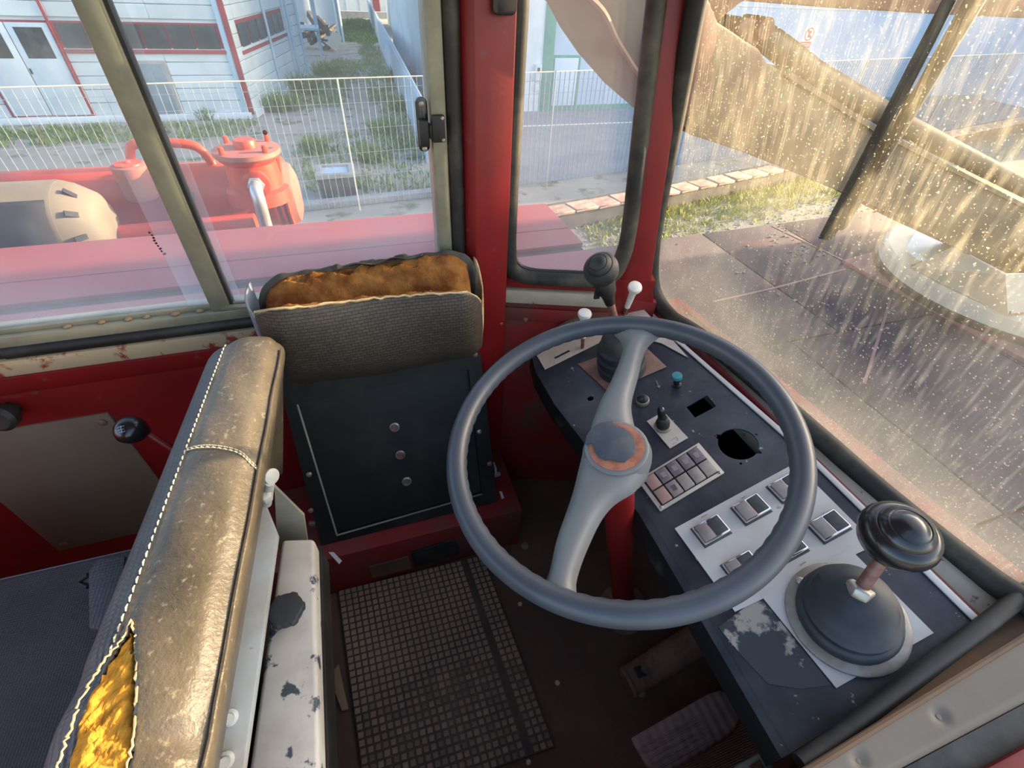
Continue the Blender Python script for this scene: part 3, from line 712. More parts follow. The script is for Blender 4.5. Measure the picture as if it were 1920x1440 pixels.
# ================================================================== STEERING WHEEL
WC, WN = V((.268, .336, .752)), V((-.258, -.049, .965)).normalized()
def wh(px, py, h=0): return on(px, py, WN, WC + WN * h)
sw = thing('steering_wheel', 'grey two-spoke steering wheel with dark blue-grey rim', 'steering wheel', WC)
u_, w_ = orth(WN); rim = MB(); SEG, RS = 144, 18; vv = []
for i in range(SEG):
    a = 2 * pi * i / SEG; e = u_ * cos(a) + w_ * sin(a)
    for k in range(RS):
        b = 2 * pi * k / RS; cb, sb = cos(b), sin(b)
        ro = .0135
        if cb < -.1 and sb < .35: ro += .0005 * cos(a * 72)       # finger grips on the inside
        vv.append(WC + e * (.2105 + ro * cb * 1.0) + WN * (ro * sb * 1.08))
rim.add(vv, [(i * RS + k, ((i + 1) % SEG) * RS + k, ((i + 1) % SEG) * RS + (k + 1) % RS, i * RS + (k + 1) % RS) for i in range(SEG) for k in range(RS)])
rim.build('rim', 'wheel_plastic', sw, smooth=60)
def spoke(left, right, name='spoke'):
    L_ = catmull([wh(*p, .0) for p in left], 6); R_ = catmull([wh(*p, .0) for p in right], 6)
    N_ = min(len(L_), len(R_)); mb = MB(); sec = 9; vv = []
    for i in range(N_):
        a, b = L_[int(i * (len(L_) - 1) / (N_ - 1))], R_[int(i * (len(R_) - 1) / (N_ - 1))]
        for k in range(sec):
            t = k / (sec - 1); hgt = .0035 - .016 * abs(2 * t - 1) ** 3.5
            vv.append(a * (1 - t) + b * t + WN * hgt)
        for k in range(sec):
            t = 1 - k / (sec - 1); vv.append(a * (1 - t) + b * t + WN * (-.0145 - .003 * (1 - abs(2 * t - 1))))
    S2 = 2 * sec
    ff = [(i * S2 + k, i * S2 + (k + 1) % S2, (i + 1) * S2 + (k + 1) % S2, (i + 1) * S2 + k) for i in range(N_ - 1) for k in range(S2)]
    mb.add(vv, ff + [tuple(range(S2)), tuple(range((N_ - 1) * S2, N_ * S2))])
    return mb.build(name, 'spoke_grey', sw, smooth=60)
spoke([(1152, 616), (1168, 642), (1146, 702), (1125, 742), (1108, 790), (1104, 830)], [(1240, 618), (1211, 645), (1195, 702), (1184, 748), (1190, 790), (1205, 830)])
spoke([(1098, 812), (1086, 860), (1070, 922), (1042, 1002), (1022, 1078), (985, 1108)], [(1214, 880), (1190, 912), (1146, 942), (1113, 992), (1078, 1088), (1100, 1138)])
HC = wh(1156, 842)
hub = MB().lathe([(.030, -.075), (.034, -.050), (.0405, -.044), (.0435, -.018), (.0435, -.010), (.0395, -.004), (.0395, .0045), (.0375, .0060), (.0345, .0060)], HC, WN, 48).build('hub', 'spoke_grey', sw)
MB().lathe([(.0345, .005), (.0345, .0066), (.0290, .0072)], HC, WN, 40).build('copper_ring', 'copper', hub)
cap = []
for k in range(60):
    a = 2 * pi * k / 60
    px, py = cos(a), sin(a)
    r = .0335 + .0012 * sin(7 * a) * (k % 3 == 0)
    cap.append((a, r))
capp = [(1097, 834), (1100, 818), (1110, 804), (1126, 794), (1148, 790), (1153, 800), (1168, 803), (1180, 812), (1189, 824), (1192, 838), (1190, 852), (1182, 858), (1172, 867), (1160, 867), (1146, 863), (1136, 864), (1124, 859), (1115, 848), (1110, 832)]
MB().prism([wh(x, y, .0070) for x, y in capp], WN * .0022).build('cap_disc', 'cap_navy', hub, bevel=.0004)
sc = thing('steering_column', 'red steering column tube under the steering wheel', 'steering column', WC - WN * .76)
MB().tube([WC - WN * .072, WC - WN * .765], .0245, 24).build('tube', 'red_paint', sc)
MB().lathe([(.060, 0), (.060, .006), (.034, .010), (.034, .05), (.0255, .055)], WC - WN * .772, WN, 24).build('foot', 'muddy_steel', sc)

# ================================================================== OPERATOR SEAT (turned to the rear)
os_ = thing('operator_seat', 'operator seat with torn leather backrest edge showing yellow foam', 'seat', (-.35, .35, 0))
def xl(y): return -.222 - .094 * (.69 - y)
def xr(y): return -.143 - .070 * (.66 - y)
def spl(pts, t):
    n = len(pts) - 1; f = min(max(t, 0), 1) * n; i = min(int(f), n - 1); f -= i
    a, b, c, d = pts[max(i - 1, 0)], pts[i], pts[i + 1], pts[min(i + 2, n)]
    return tuple(.5 * (2 * b[k] + (c[k] - a[k]) * f + (2 * a[k] - 5 * b[k] + 4 * c[k] - d[k]) * f * f + (3 * b[k] - a[k] - 3 * c[k] + d[k]) * f ** 3) for k in range(2))
Y0, Y1 = .02, .695
def endr(y):  # rounding towards the far end
    d = max(0, (y - (Y1 - .035)) / .035); return 1 - sqrt(max(0, 1 - d * d))
def leather(u, v):
    y = Y0 + (Y1 - Y0) * v
    a, b = xl(y), xr(y); w = b - a
    pr = [(a, .747), (a + w * .22, .7535), (a + w * .5, .7545), (a + w * .74, .750), (b - .012, .739), (b - .003, .722), (b - .016, .68), (b - .058, .56), (b - .105, .43)]
    x, z = spl(pr, u); r = endr(y)
    fold = 0
    for (fy, am) in ((.155, .008), (.105, .005)): fold -= am * math.exp(-((y - fy) / .014) ** 2) * math.exp(-((u - .38) / .16) ** 2)
    ripple = .0012 * sin(y * 55 + u * 9) * sin(u * 11)
    return V((x + (-.190 - x) * r * .25, y, z + fold + ripple - r * .022))
hole_px = [(247, 1164), (256, 1196), (258, 1260), (257, 1320), (254, 1370), (246, 1420), (238, 1470), (105, 1480), (114, 1430), (128, 1382), (146, 1330), (166, 1290), (186, 1256), (212, 1222), (232, 1196)]
hole = [(p.x, p.y) for p in [onz(px, py, .752) for px, py in hole_px]]
def inhole(u, v):
    if u > .52: return False
    p = leather(u, v); return inside((p.x, p.y), hole)
MB().grid(leather, 90, 170, skip=inhole, flip=True).build('backrest', 'leather', os_, thick=.003, smooth=80)
def front(u, v):
    y = Y0 + (Y1 - Y0) * v; a = xl(y); r = endr(y)
    x, z = spl([(a, .7465), (a - .020, .738), (a - .036, .715), (a - .046, .67), (a - .060, .56), (a - .085, .40)], u)
    tear = 0
    if y < .25: tear = -.004 * (1 - u) * sin(y * 90)
    return V((x + (-.20 - x) * r * .18, y, z - r * .024 + tear))
MB().grid(front, 24, 90).build('front_cover', 'vinyl_grey', os_, thick=.003, smooth=80)
ends = []
for i in range(22): ends.append(leather(i / 21, 1.0))
for i in range(22): ends.append(front(i / 21, 1.0))
cc = sum(ends, V((0, 0, 0))) / len(ends)
lft = [front(1 - i / 21, 1.0) for i in range(22)]; rgt = [leather(i / 21, 1.0) for i in range(22)]
lp = lft + rgt
MB().add([cc] + lp, [(0, i + 1, (i + 1) % len(lp) + 1) for i in range(len(lp))]).build('far_end', 'leather', os_, thick=.002)
# torn foam: sags below the leather
def foamf(u, v):
    y = Y0 + (.30 - Y0) * v; a, b = xl(y) - .006, xl(y) + .062
    x = a + (b - a) * u
    inn = all(inside((x + dx, y + dy), hole) for dx, dy in ((.003, 0), (-.003, 0), (0, .005), (0, -.001)))
    z = (.7500 if inn else .7360) - .014 * max(0, u - .45) + .002 * sin(pi * u) - .003 * (1 - v) + .0022 * sin(x * 260 + 3 * sin(y * 80)) * sin(y * 210) + random.uniform(-.0012, .0012)
    return V((x, y, z))
MB().grid(foamf, 34, 90).build('foam', 'foam', os_, thick=.02, smooth=80)
# ragged torn edge
rag = []
for i in range(len(hole)):
    a, b = V((*hole[i - 1], 0)), V((*hole[i], 0))
    if min(a.y, b.y) < .03: continue
    for k in range(4):
        p = a.lerp(b, k / 4); rag.append(V((p.x + random.uniform(-.0012, .0012), p.y, .7525 + random.uniform(-.001, .003))))
rag.sort(key=lambda p: 0)
e = MB()
for i in range(len(hole)):
    a, b = V((*hole[i - 1], .7525)), V((*hole[i], .7525))
    if a.y < .03 and b.y < .03: continue
    pts_ = [a.lerp(b, k / 5) + V((random.uniform(-.001, .001), random.uniform(-.001, .001), random.uniform(-.001, .003))) for k in range(6)]
    e.tube(pts_, [.0006 + .0006 * random.random() for _ in pts_], 6)
e.build('torn_edge', 'cotton', os_)
# stitching along the front seam and across the band
stt = MB(); y = .06
while y < Y1 - .02:
    p, q = leather(.012, (y - Y0) / (Y1 - Y0)), leather(.012, (y + .0068 - Y0) / (Y1 - Y0))
    if not inside((p.x + .004, p.y), hole): stt.tube([p + V((.0004, 0, .0016)), (p + q) / 2 + V((0, 0, .0026)), q + V((-.0004, 0, .0016))], [.0006, .0010, .0006], 6)
    y += .0088
tag(stt.build('seam_stitching', 'thread', os_), kind='stuff')
stt = MB()
for i in range(16):
    u0 = .03 + i * .034
    def sp(u): yy = .462 - .05 * u - .035 * u * u; return leather(u, (yy - Y0) / (Y1 - Y0))
    p, q = sp(u0), sp(u0 + .026)
    stt.tube([p + V((0, 0, .0012)), (p + q) / 2 + V((0, 0, .0022)), q + V((0, 0, .0012))], [.0007, .0012, .0007], 6)
    stt.tube([p + V((0, .004, .0008)), q + V((0, .004, .0008))], .0007, 5)
tag(stt.build('cross_stitching', 'thread', os_), kind='stuff')
MB().tube([leather(.55 + .004 * sin(i), (.66 - .022 * i - Y0) / (Y1 - Y0)) + V((.004, 0, .001)) for i in range(26)], .0016, 6).build('piping', 'leather', os_)
# seat cushion
def cushion_rr(x0, y0, x1, y1, z, r): return [V((a, b, z)) for a, b in rrect(x0, y0, x1, y1, r, 5)]
MB().prism(cushion_rr(-1.02, .06, -.40, .592, .30, .04), (0, 0, .115)).build('seat_cushion', 'cushion_vinyl', os_, bevel=.012, seg=3)
MB().tube([(-1.0, .588, .408), (-.7, .5885, .409), (-.46, .588, .408)], .0035, 8).build('cushion_piping', 'vinyl_blue', os_)
MB().span((-.98, .10, .05), (-.44, .55, .30)).build('pedestal', 'black_steel', os_, bevel=.01)
p = onz(186, 1095, .45)
MB().prism([onz(164, 1072, .452), onz(182, 1046, .452), onz(205, 1046, .452), onz(235, 1040, .452), onz(215, 1180, .452), onz(165, 1180, .452)], (0, 0, -.06)).build('side_flap', 'vinyl_grey', os_, bevel=.004)
MB().tube([onz(166, 1078, .45), onz(148, 1092, .44), onz(166, 1100, .44)], .004, 8).build('strap_hook', 'rubber', os_)
# white frame behind the backrest
qb = [onz(528, 1011, .55), onz(589, 1009, .55), onz(600, 1470, .55), onz(462, 1470, .55)]
MB().prism(qb, (0, 0, -.045)).build('frame_bar', 'frame_white', os_, bevel=.006, seg=3)
MB().prism([qb[1] + V((-.004, .004, -.03)), qb[2] + V((-.004, 0, -.03)), qb[2] + V((.004, 0, -.03)), qb[1] + V((.004, .004, -.03))], (0, 0, -.055)).build('frame_side', 'black_steel', os_, bevel=.002)
MB().prism([qb[0] + V((0, 0, -.045)), qb[1] + V((-.006, 0, -.045)), qb[2] + V((-.006, 0, -.045)), qb[3] + V((0, 0, -.045))], (-.03, 0, -.05)).build('frame_box', 'black_steel', os_, smooth=0)
MB().span((-.30, .12, .0), (-.24, .40, .48)).build('frame_leg', 'black_steel', os_, bevel=.004)
pal = [onz(494, 935, .60), onz(520, 1000, .60), onz(452, 1470, .60), onz(392, 1470, .60)]
MB().prism(pal, (0, 0, -.012)).build('hinge_bar', 'frame_pale', os_, bevel=.002)
MB().prism([ony(514, 912, .475), ony(571, 968, .475), ony(578, 1020, .475), ony(520, 1030, .475)], (0, .006, 0)).build('gusset', 'frame_olive', os_, bevel=.001)
c0 = ony(508, 893, .47); MB().lathe([(.011, 0), (.011, .003), (.009, .004)], c0, (.75, -.6, .3), 20).build('washer', 'frame_pale', os_)
MB().tube([ony(506, 905, .462), ony(500, 945, .462)], .0065, 12).build('pivot_pin', 'frame_pale', os_)
MB().lathe([(.010, 0), (.010, .010), (.006, .012)], ony(500, 935, .455), (0, 0, 1), 6).build('pivot_nut', 'frame_pale', os_, bevel=.001)
for (px, py) in ((432, 1345), (424, 1425)):
    MB().lathe([(.008, 0), (.008, .004), (.005, .006), (.005, .016)], onz(px, py, .60), (.2, -.4, .9), 14).build('frame_bolt', 'frame_pale', os_)
# lobed adjuster knob
kc = onz(541, 1152, .557); vv = []
mb = MB(); prof = []
for (r, h) in ((.013, 0), (.016, .003), (.0205, .007), (.0215, .014), (.0200, .0175), (.012, .0185)):
    for k in range(48):
        a = 2 * pi * k / 48; lob = 1 + (.10 * (cos(6 * a) > .35) if r > .015 else 0)
        vv.append(kc + V((r * lob * cos(a), r * lob * sin(a), h)))
mb.add(vv, [(i * 48 + k, i * 48 + (k + 1) % 48, (i + 1) * 48 + (k + 1) % 48, (i + 1) * 48 + k) for i in range(5) for k in range(48)] + [tuple(range(47, -1, -1)), tuple(range(240, 288))])
mb.build('adjuster_knob', 'boot_rubber', os_, bevel=.0006)

# ================================================================== FOLD-UP SEAT BY THE WALL
fs = thing('fold_up_seat', 'fold-up seat with black base panel and torn cushion by the wall', 'seat', (0, .70, .165))
ZB = .165; bl_ = onz(605, 1020, ZB); br_ = onz(930, 941, ZB)
PD = V((0, .416, .909)).normalized(); PX = V((1, 0, 0)); PN = PX.cross(PD).normalized()   # towards the cab
if PN.y > 0: PN = -PN
PO = V(((bl_.x + br_.x) / 2, (bl_.y + br_.y) / 2, ZB))
PW, PH = .215, .415
def fp(a, b, h=0): return PO + PX * a + PD * b + PN * h
def fpx(px, py): p = on(px, py, PN, PO) - PO; return p.dot(PX), p.dot(PD)
ia = [fpx(632, 1002), fpx(903, 925), fpx(878, 692), fpx(558, 757)]
outer_ = [(-PW, 0), (PW, 0), (PW, PH), (-PW, PH)]
MB().holed(outer_, [ia], fp(0, 0, .004), PX, PD, PN, .022).build('frame_panel', 'black_steel', fs, smooth=0)
MB().prism([fp(a, b, -.008) for a, b in ia], -PN * .004).build('inner_panel', 'black_steel_inner', fs, smooth=0)
lipw = MB()
for i in range(4):
    if i in (0, 3): lipw.tube([fp(*ia[i], .0035), fp(*ia[(i + 1) % 4], .0035)], .0022, 6)
lipw.build('lit_worn_lip', 'frame_olive', fs)  # paler on left and bottom edges: caught light and scuffing in one colour
for i in range(4):
    pass
for (px, py) in ((740, 803), (751, 855), (763, 905)):
    a, b = fpx(px, py)
    rg = MB().lathe([(.0115, 0), (.0115, .003), (.0085, .0045), (.0072, .0025), (.0068, -.004)], fp(a, b, -.008), PN, 22).build('grommet', 'steel', fs)
    MB().lathe([(.0068, -.0005), (.0068, .0004)], fp(a, b, -.008), PN, 18).build('grommet_hole', 'rust_rod', rg)
for (px, py) in ((890, 664), (722, 690), (898, 808), (917, 868), (580, 888), (583, 955), (521, 733)):
    a, b = fpx(px, py); MB().lathe([(.0062, 0), (.0062, .002), (.0035, .004)], fp(a, b, .004), PN, 12).build('bolt', 'rust_rod' if py in (664, 690, 868, 955) else 'steel', fs)
MB().box(fp(PW + .008, .075, -.002), (.018, .010, .010)).build('hinge_stub', 'frame_olive', fs, bevel=.002)
MB().box(fp(PW + .004, .095, .0), (.003, .022, .022)).build('hinge_tab', 'frame_pale', fs)
MB().box(fp(-PW - .006, .06, -.002), (.016, .010, .012)).build('hinge_stub', 'muddy_steel', fs, bevel=.002)
MB().prism([fp(-PW + .01, 0, -.018), fp(PW - .01, 0, -.018), fp(PW - .01, PH, -.018), fp(-PW + .01, PH, -.018)], V((0, .03, 0))).build('back_board', 'black_steel', fs, smooth=0)
MB().prism([fp(.06, PH - .002, .004), fp(PW - .03, PH + .006, .004), fp(PW - .03, PH + .02, -.01), fp(.05, PH + .012, -.01)], V((0, .02, 0))).build('pale_flap', 'flange_metal', fs, bevel=.002)
# cushion: woven vinyl front, open torn top, foam inside, thin back sheet
CXL, CXR = -.192, .205
def prof_c(s):      # 0 centre .. 1 end: rounding of the outline towards the ends
    d = max(0, (abs(s) - .72) / .28); return 1 - sqrt(max(0, 1 - d * d))
def cush(u, v):
    s = 2 * u - 1; x = (CXL + CXR) / 2 + (CXR - CXL) / 2 * s; r = prof_c(s)
    ztop = .768 - .010 * s * (s < 0) - .085 * r * (1 if s > 0 else .55) - .006 * (s > 0) * s
    pr = [(.770, .575), (.728, .598), (.702, .640), (.698, .690), (.703, .735), (.712, .77)]
    y, z = spl(pr, v)
    z = .56 + (z - .56) * (ztop - .56) / .21
    y = y + .075 * r * (1 - .3 * v) + .004 * sin(u * 9 + v * 3)
    return V((x, y, z))
MB().grid(cush, 60, 30).build('cushion_cover', 'vinyl_weave', fs, thick=.004, smooth=80)
def cfoam(u, v):    # v 0 front edge .. 1 back edge
    s = 2 * u - 1; x = (CXL + CXR) / 2 + (CXR - CXL) / 2 * .94 * s; r = prof_c(s)
    f = cush(u, 1.0)
    yb, zb = .812, .782 - .070 * r * (1 if s < 0 else .7) + .008 * s
    y = f.y + .014 + (yb - f.y - .014) * v
    z = (f.z - .004) * (1 - v) + zb * v
    groove = -.058 * math.exp(-((v - .42) / .20) ** 2) * (1 - r)
    lump = .0022 * sin(x * 160 + 4 * sin(v * 9)) + .0028 * sin(x * 63 + v * 21) + random.uniform(-.0016, .0016)
    return V((x, y, z + groove + lump * (1 if .1 < v < .98 else .2)))
MB().grid(cfoam, 110, 34).build('cushion_foam', 'foam_old', fs, thick=.02, smooth=80)
def csheet(u, v):
    s = 2 * u - 1; x = (CXL + CXR) / 2 + (CXR - CXL) / 2 * s; r = prof_c(s)
    zb = .788 - .070 * r * (1 if s < 0 else .7) + .008 * s + .0035 * (sin(u * 41) > .3) * (.35 < u < .7) + .0012 * sin(u * 60)
    return V((x, .816 + .012 * (1 - v) - .01 * v * r, .56 + (zb - .56) * v))
MB().grid(csheet, 80, 8).build('cushion_back', 'boot_brown', fs, thick=.004, smooth=60)
flp = MB()
flp.grid(lambda u, v: V((-.03 + .135 * u, .815 - .016 * v, .784 + .006 * u + .008 * v * (1 + .5 * sin(u * 13)))), 16, 2)
flp.build('torn_flap', 'boot_brown', fs, thick=.002)
rg = MB()
rp = [cush(i / 40, 1.0) + V((0, .002 + random.uniform(-.0015, .0015), random.uniform(-.0005, .003))) for i in range(41)]
rg.tube(rp, [.0016 + .001 * random.random() for _ in rp], 6).build('torn_edge', 'cotton', fs)
def cside(u, v):
    a = cush(0, v); b = V((CXL - .002, .822, .56 + (.765 - .56) * v)); return a.lerp(b, u) + V((-.012 * sin(pi * u), 0, .006 * u * v))
MB().grid(cside, 8, 12).build('side_cover', 'vinyl_blue', fs, thick=.003, smooth=80)
def cside2(u, v):
    a = cush(1, v); b = V((CXR + .002, .822, .56 + (.775 - .56) * v)); return a.lerp(b, u) + V((.010 * sin(pi * u), 0, .004 * sin(u * 14 + v * 9)))
MB().grid(cside2, 8, 12).build('side_lining', 'cotton', fs, thick=.003, smooth=80)

# raised red step the seat stands on
stp = setting('trim_3', 'dusty red steel step under the fold-up seat', (0, .72, 0))
MB().span((-.42, .622, 0), (.275, WY, .165)).build('step', 'red_dusty', stp, bevel=.004)
q = [ony(770, 1034, .622), ony(853, 1008, .622), ony(861, 1035, .622), ony(777, 1062, .622)]
MB().prism(q, (0, -.006, 0)).build('step_pad', 'rubber', stp, bevel=.001)
q = [ony(692, 1062, .622), ony(765, 1042, .622), ony(772, 1064, .622), ony(698, 1082, .622)]
MB().prism(q, (0, -.003, 0)).build('step_patch', 'brown_lip', stp)

# ================================================================== FLOOR MAT
MZ = .012
mt = thing('floor_mat', 'worn brown rubber mat with square studs on the cab floor', 'mat', (0, .38, 0))
TL, TR = onz(634, 1108, MZ), onz(905, 1041, MZ); BR_ = onz(1062, 1386, MZ)
ex = (TR - TL); mw = ex.length; ex.normalize(); ey = V((ex.y, -ex.x, 0)); mh = (BR_ - TR).dot(ey) + .005
skew = (BR_ - TR).dot(ex) / mh
def mp(a, b, z=MZ): return TL + ex * (a + skew * b * .62) + ey * b + V((0, 0, z - MZ))
MB().prism([mp(0, 0, .001), mp(mw, 0, .001), mp(mw, mh, .001), mp(0, mh, .001)], (0, 0, MZ - .001)).build('mat_sheet', 'mat_rubber', mt, bevel=.001)
pit = .0147; stud0 = None; cells = []
nx, ny = int(mw / pit), int(mh / pit)
for i in range(nx):
    for j in range(ny):
        p = mp((i + .5) * mw / nx, (j + .5) * mh / ny)
        if abs(i - (nx - 4)) < .5: continue           # plain strip of the mat pattern
        cells.append((p - CAM).length); cells[-1] = ((p - CAM).length, p, i, j)
cells.sort(key=lambda c: c[0])
ang = math.atan2(ex.y, ex.x)
def stud_mesh(mb, p, s, hgt):
    return mb.box(p + V((0, 0, hgt / 2)), (s, s, hgt), (ex, ey, V((0, 0, 1))))
rest = MB(); cnt = 0
for d, p, i, j in cells:
    worn = random.random() < .05
    vis = True
    if cnt < 300 and not worn:
        if stud0 is None:
            stud0 = stud_mesh(MB(), base_of(mt), .0108, .0022).build('stud', 'mat_stud', mt, bevel=.0007, seg=1)
            stud0.location = p - base_of(mt); cnt += 1
        else:
            piece(stud0, 'stud', p, mt); cnt += 1
    else: stud_mesh(rest, p, .0108, .0006 if worn else .0022)
tag(rest.build('worn_studs', 'mat_stud', mt, smooth=0), kind='stuff')
rb = MB()
for off in (-.004, 0, .004):
    rb.tube([mp(mw * (nx - 3.5) / nx + off, .005, MZ), mp(mw * (nx - 3.5) / nx + off, mh - .005, MZ)], .0014, 5)
rb.build('rib_line', 'mat_rubber', mt)

# pedals and floor bits
pd = thing('brake_pedal', 'worn rounded brake pedal pad beside the console foot', 'pedal', onz(1290, 1370, 0))
q = [(1184, 1392), (1330, 1308), (1352, 1302), (1378, 1316), (1388, 1340), (1386, 1362), (1372, 1382), (1240, 1462), (1212, 1440)]
MB().prism([onz(a, b, .10) for a, b in q], V((-.004, .006, .016))).build('pad', 'pedal_rubber', pd, bevel=.004, seg=2)
dr = (onz(1352, 1302, .10) - onz(1184, 1392, .10)).normalized(); nn = V((dr.y, -dr.x, 0))
for k in range(5):
    a = onz(1190, 1394, .117) + nn * (.010 + .0095 * k) + dr * .012; MB().tube([a, a + dr * .135], .0018, 6).build('pad_rib', 'pedal_rubber', pd)
MB().tube([onz(1300, 1375, .095), onz(1370, 1330, .03), onz(1400, 1300, .0)], .009, 10).build('arm', 'muddy_steel', pd)
pt = thing('accelerator_pedal', 'muddy tubular pedal sticking out from under the console', 'pedal', onz(1230, 1250, 0))
a, b = onz(1178, 1278, .05), onz(1345, 1178, .09)
MB().tube([a, a.lerp(b, .3), a.lerp(b, .33), b], [.030, .031, .033, .034], 20).build('tube', 'muddy_steel', pt, smooth=60)
MB().lathe([(.031, -.004), (.033, .0), (.030, .006), (.012, .008)], a, (a - b).normalized(), 20).build('end_cap', 'muddy_steel', pt)
MB().lathe([(.008, 0), (.009, .008), (.005, .014)], onz(1207, 1298, .05), (a - b).normalized(), 12).build('bolt', 'muddy_steel', pt)
MB().box(a.lerp(b, .12) + V((0, 0, .027)), (.03, .022, .006)).build('strap', 'rubber', pt, bevel=.002)
MB().tube([b, b + V((.05, .02, -.10))], .02, 12).build('bracket', 'muddy_steel', pt)
mbx = thing('metal_bracket', 'small beige metal bracket with rust at the foot of the console', 'bracket', onz(1430, 1430, .40))
q = [onz(1385, 1432, .42), onz(1428, 1408, .42), onz(1450, 1428, .42), onz(1462, 1470, .42), onz(1400, 1480, .42)]
MB().prism(q, (0, 0, -.03)).build('body', 'frame_olive', mbx, bevel=.004)
MB().prism([onz(1405, 1436, .4215), onz(1424, 1424, .4215), onz(1432, 1445, .4215), onz(1408, 1455, .4215)], (0, 0, .0006)).build('rust_stain', 'rust_rod', mbx)
MB().lathe([(.006, 0), (.006, .012), (.004, .014)], onz(1452, 1422, .41), (.6, .3, .5), 10).build('pin', 'cream_plate', mbx)
MB().span((.372, -.06, .0), (.395, -.03, .39)).build('post', 'black_steel', mbx)
for nm, m_, pts_, z, lab, cat in (('wood_chip', 'wood_chip', [(618, 1268), (636, 1246), (645, 1290), (654, 1330), (642, 1335)], .004, 'brown wood chip beside the floor mat', 'wood chip'),):
    MB().prism([onz(x, y_, z) for x, y_ in pts_], (0, 0, .006)).build(nm, m_, bevel=.001)
    tag(bpy.data.objects[nm], lab, cat)
o = MB().prism([onz(616, 1036, .166), onz(626, 1036, .166), onz(641, 1052, .166), onz(636, 1058, .166)], (0, 0, .002)).build('paper_scrap', 'sign_white'); tag(o, 'pale paper scrap lying on the red step', 'paper scrap')
o = MB().prism([onz(936, 922, .166), onz(941, 922, .166), onz(945, 934, .166), onz(941, 936, .166)], (0, 0, .002)).build('paper_scrap', 'sign_white'); tag(o, 'tiny pale paper scrap beside the fold-up seat hinge', 'paper scrap')
o = MB().lathe([(.010, 0), (.010, .003), (.006, .004)], onz(984, 1024, 0), (0, 0, 1), 12).build('floor_bolt', 'flange_metal'); tag(o, 'round bolt head in the floor behind the wheel rim', 'bolt')
for i, (px, py) in enumerate(((1045, 1281), (991, 1429), (975, 1133))):
    o = MB().lathe([(.003, 0), (.006, .002), (.004, .005)], onz(px, py, 0), (0, 0, 1), 7).build('floor_crumb', 'cream_plate')
    tag(o, ('pale crumb on the floor beside the mat edge', 'pale crumb at the lower corner of the mat', 'pale crumb under the steering wheel rim')[i], 'crumb')

# gear lever and the black wall knob at the left
gk = ony(246, 806, .70)
gl = thing('gear_lever', 'gear lever with egg-shaped black shift knob beside the backrest', 'gear lever', V((gk.x + .12, .69, .17)))
ax = (V((-.18, -.62, .80))).normalized()
MB().lathe([(.009, -.034), (.013, -.028), (.020, -.014), (.0235, .0), (.0225, .010), (.0165, .0185), (.008, .0215)], gk, ax, 28).build('knob', 'black_plastic', gl)
u1 = V((1, 0, .15)); u1 = (u1 - ax * u1.dot(ax)).normalized(); v1 = ax.cross(u1)
mk = MB()
def kp(a, b): return gk + ax * (.0222 - .55 * (a * a + b * b) / .03) + u1 * a + v1 * b
for a in (-.005, .001): mk.tube([kp(a - .003, -.001), kp(a + .003, -.001)], .0004, 4)
for b in (-.005, .004): mk.tube([kp(-.0075, b), kp(-.002, b), kp(.0055, b)], .00045, 4)
mk.tube([kp(0, -.008), kp(0, -.001), kp(0, .006)], .00045, 4); mk.build('shift_pattern', 'marking_white', gl)
MB().tube([gk - ax * .03, gk + V((.035, .0, -.055)), gk + V((.11, -.01, -.25)), V((gk.x + .12, .69, .165))], .0055, 10).build('rod', 'red_paint', gl)
bk = ony(4, 782, .82)
wk = thing('wall_knob', 'black ribbed knob on the red wall at the left edge', 'knob', bk)
MB().lathe([(.012, -.03), (.014, -.012), (.024, -.008), (.025, .008), (.018, .014)], bk, (-.1, -1, .2), 22).build('head', 'rubber', wk)
MB().tube([bk, V((bk.x, WY + .002, bk.z))], .009, 10).build('spindle', 'black_steel', wk)

# ================================================================== CARRIER DECK, TURRET, BOOM
dk = thing('side_deck', 'faded red steel side deck box beneath the sliding window', 'crane deck', (-1.5, 1.5, -.9))
DL = .30
MB().span((-5.0, .93, DL - .02), (.93, 1.680, DL)).build('side_plate', 'deck_red', dk, bevel=.003)
MB().span((-5.0, 1.745, DL - .02), (.93, 2.205, DL)).build('side_plate', 'deck_red', dk, bevel=.003)
MB().span((-5.0, 1.66, DL - .06), (.925, 1.78, DL - .021)).build('groove', 'deck_groove', dk)
MB().span((-5.0, 1.90, DL), (.925, 1.906, DL + .002)).build('seam', 'deck_red', dk)
MB().span((-5.0, .95, -.9), (.925, 2.19, DL - .05)).build('side_box', 'deck_red', dk, smooth=0)
dk = thing('front_deck', 'dark dusty red front deck plates below the windscreen', 'crane deck', (2.2, .6, -.88))
# front deck at floor level: six plates with seams between
e1, e2 = onz(1190, 455, 0), onz(1640, 395, 0)
sl = (e2.y - e1.y) / (e2.x - e1.x)
def edge(x): return e1.y + sl * (x - e1.x)
for (xa, xb, ya, yb) in ((.80, 1.74, -2.2, .28), (1.75, 2.62, -2.2, .28), (2.63, 3.62, -2.2, .60), (.80, 1.74, .29, 1.20), (1.75, 2.62, .29, 1.20)):
    MB().span((xa, ya, -.02), (xb, yb, 0)).build('deck_plate', 'deck_dark', dk, bevel=.002)
for (xa, xb) in ((.94, 2.02), (2.03, 2.62), (2.63, 3.62)):
    MB().prism([(xa, 1.21 if xb < 2.7 else .61, 0), (xb, 1.21 if xb < 2.7 else .61, 0), (xb, edge(xb), 0), (xa, edge(xa), 0)], (0, 0, -.02)).build('deck_plate', 'deck_dark', dk, bevel=.002)
MB().prism([(.80, -2.3, -.03), (3.60, -2.3, -.03), (3.60, edge(3.6) - .01, -.03), (.80, edge(.8) - .01, -.03)], (0, 0, -.85)).build('front_box', 'deck_red', dk, smooth=0)
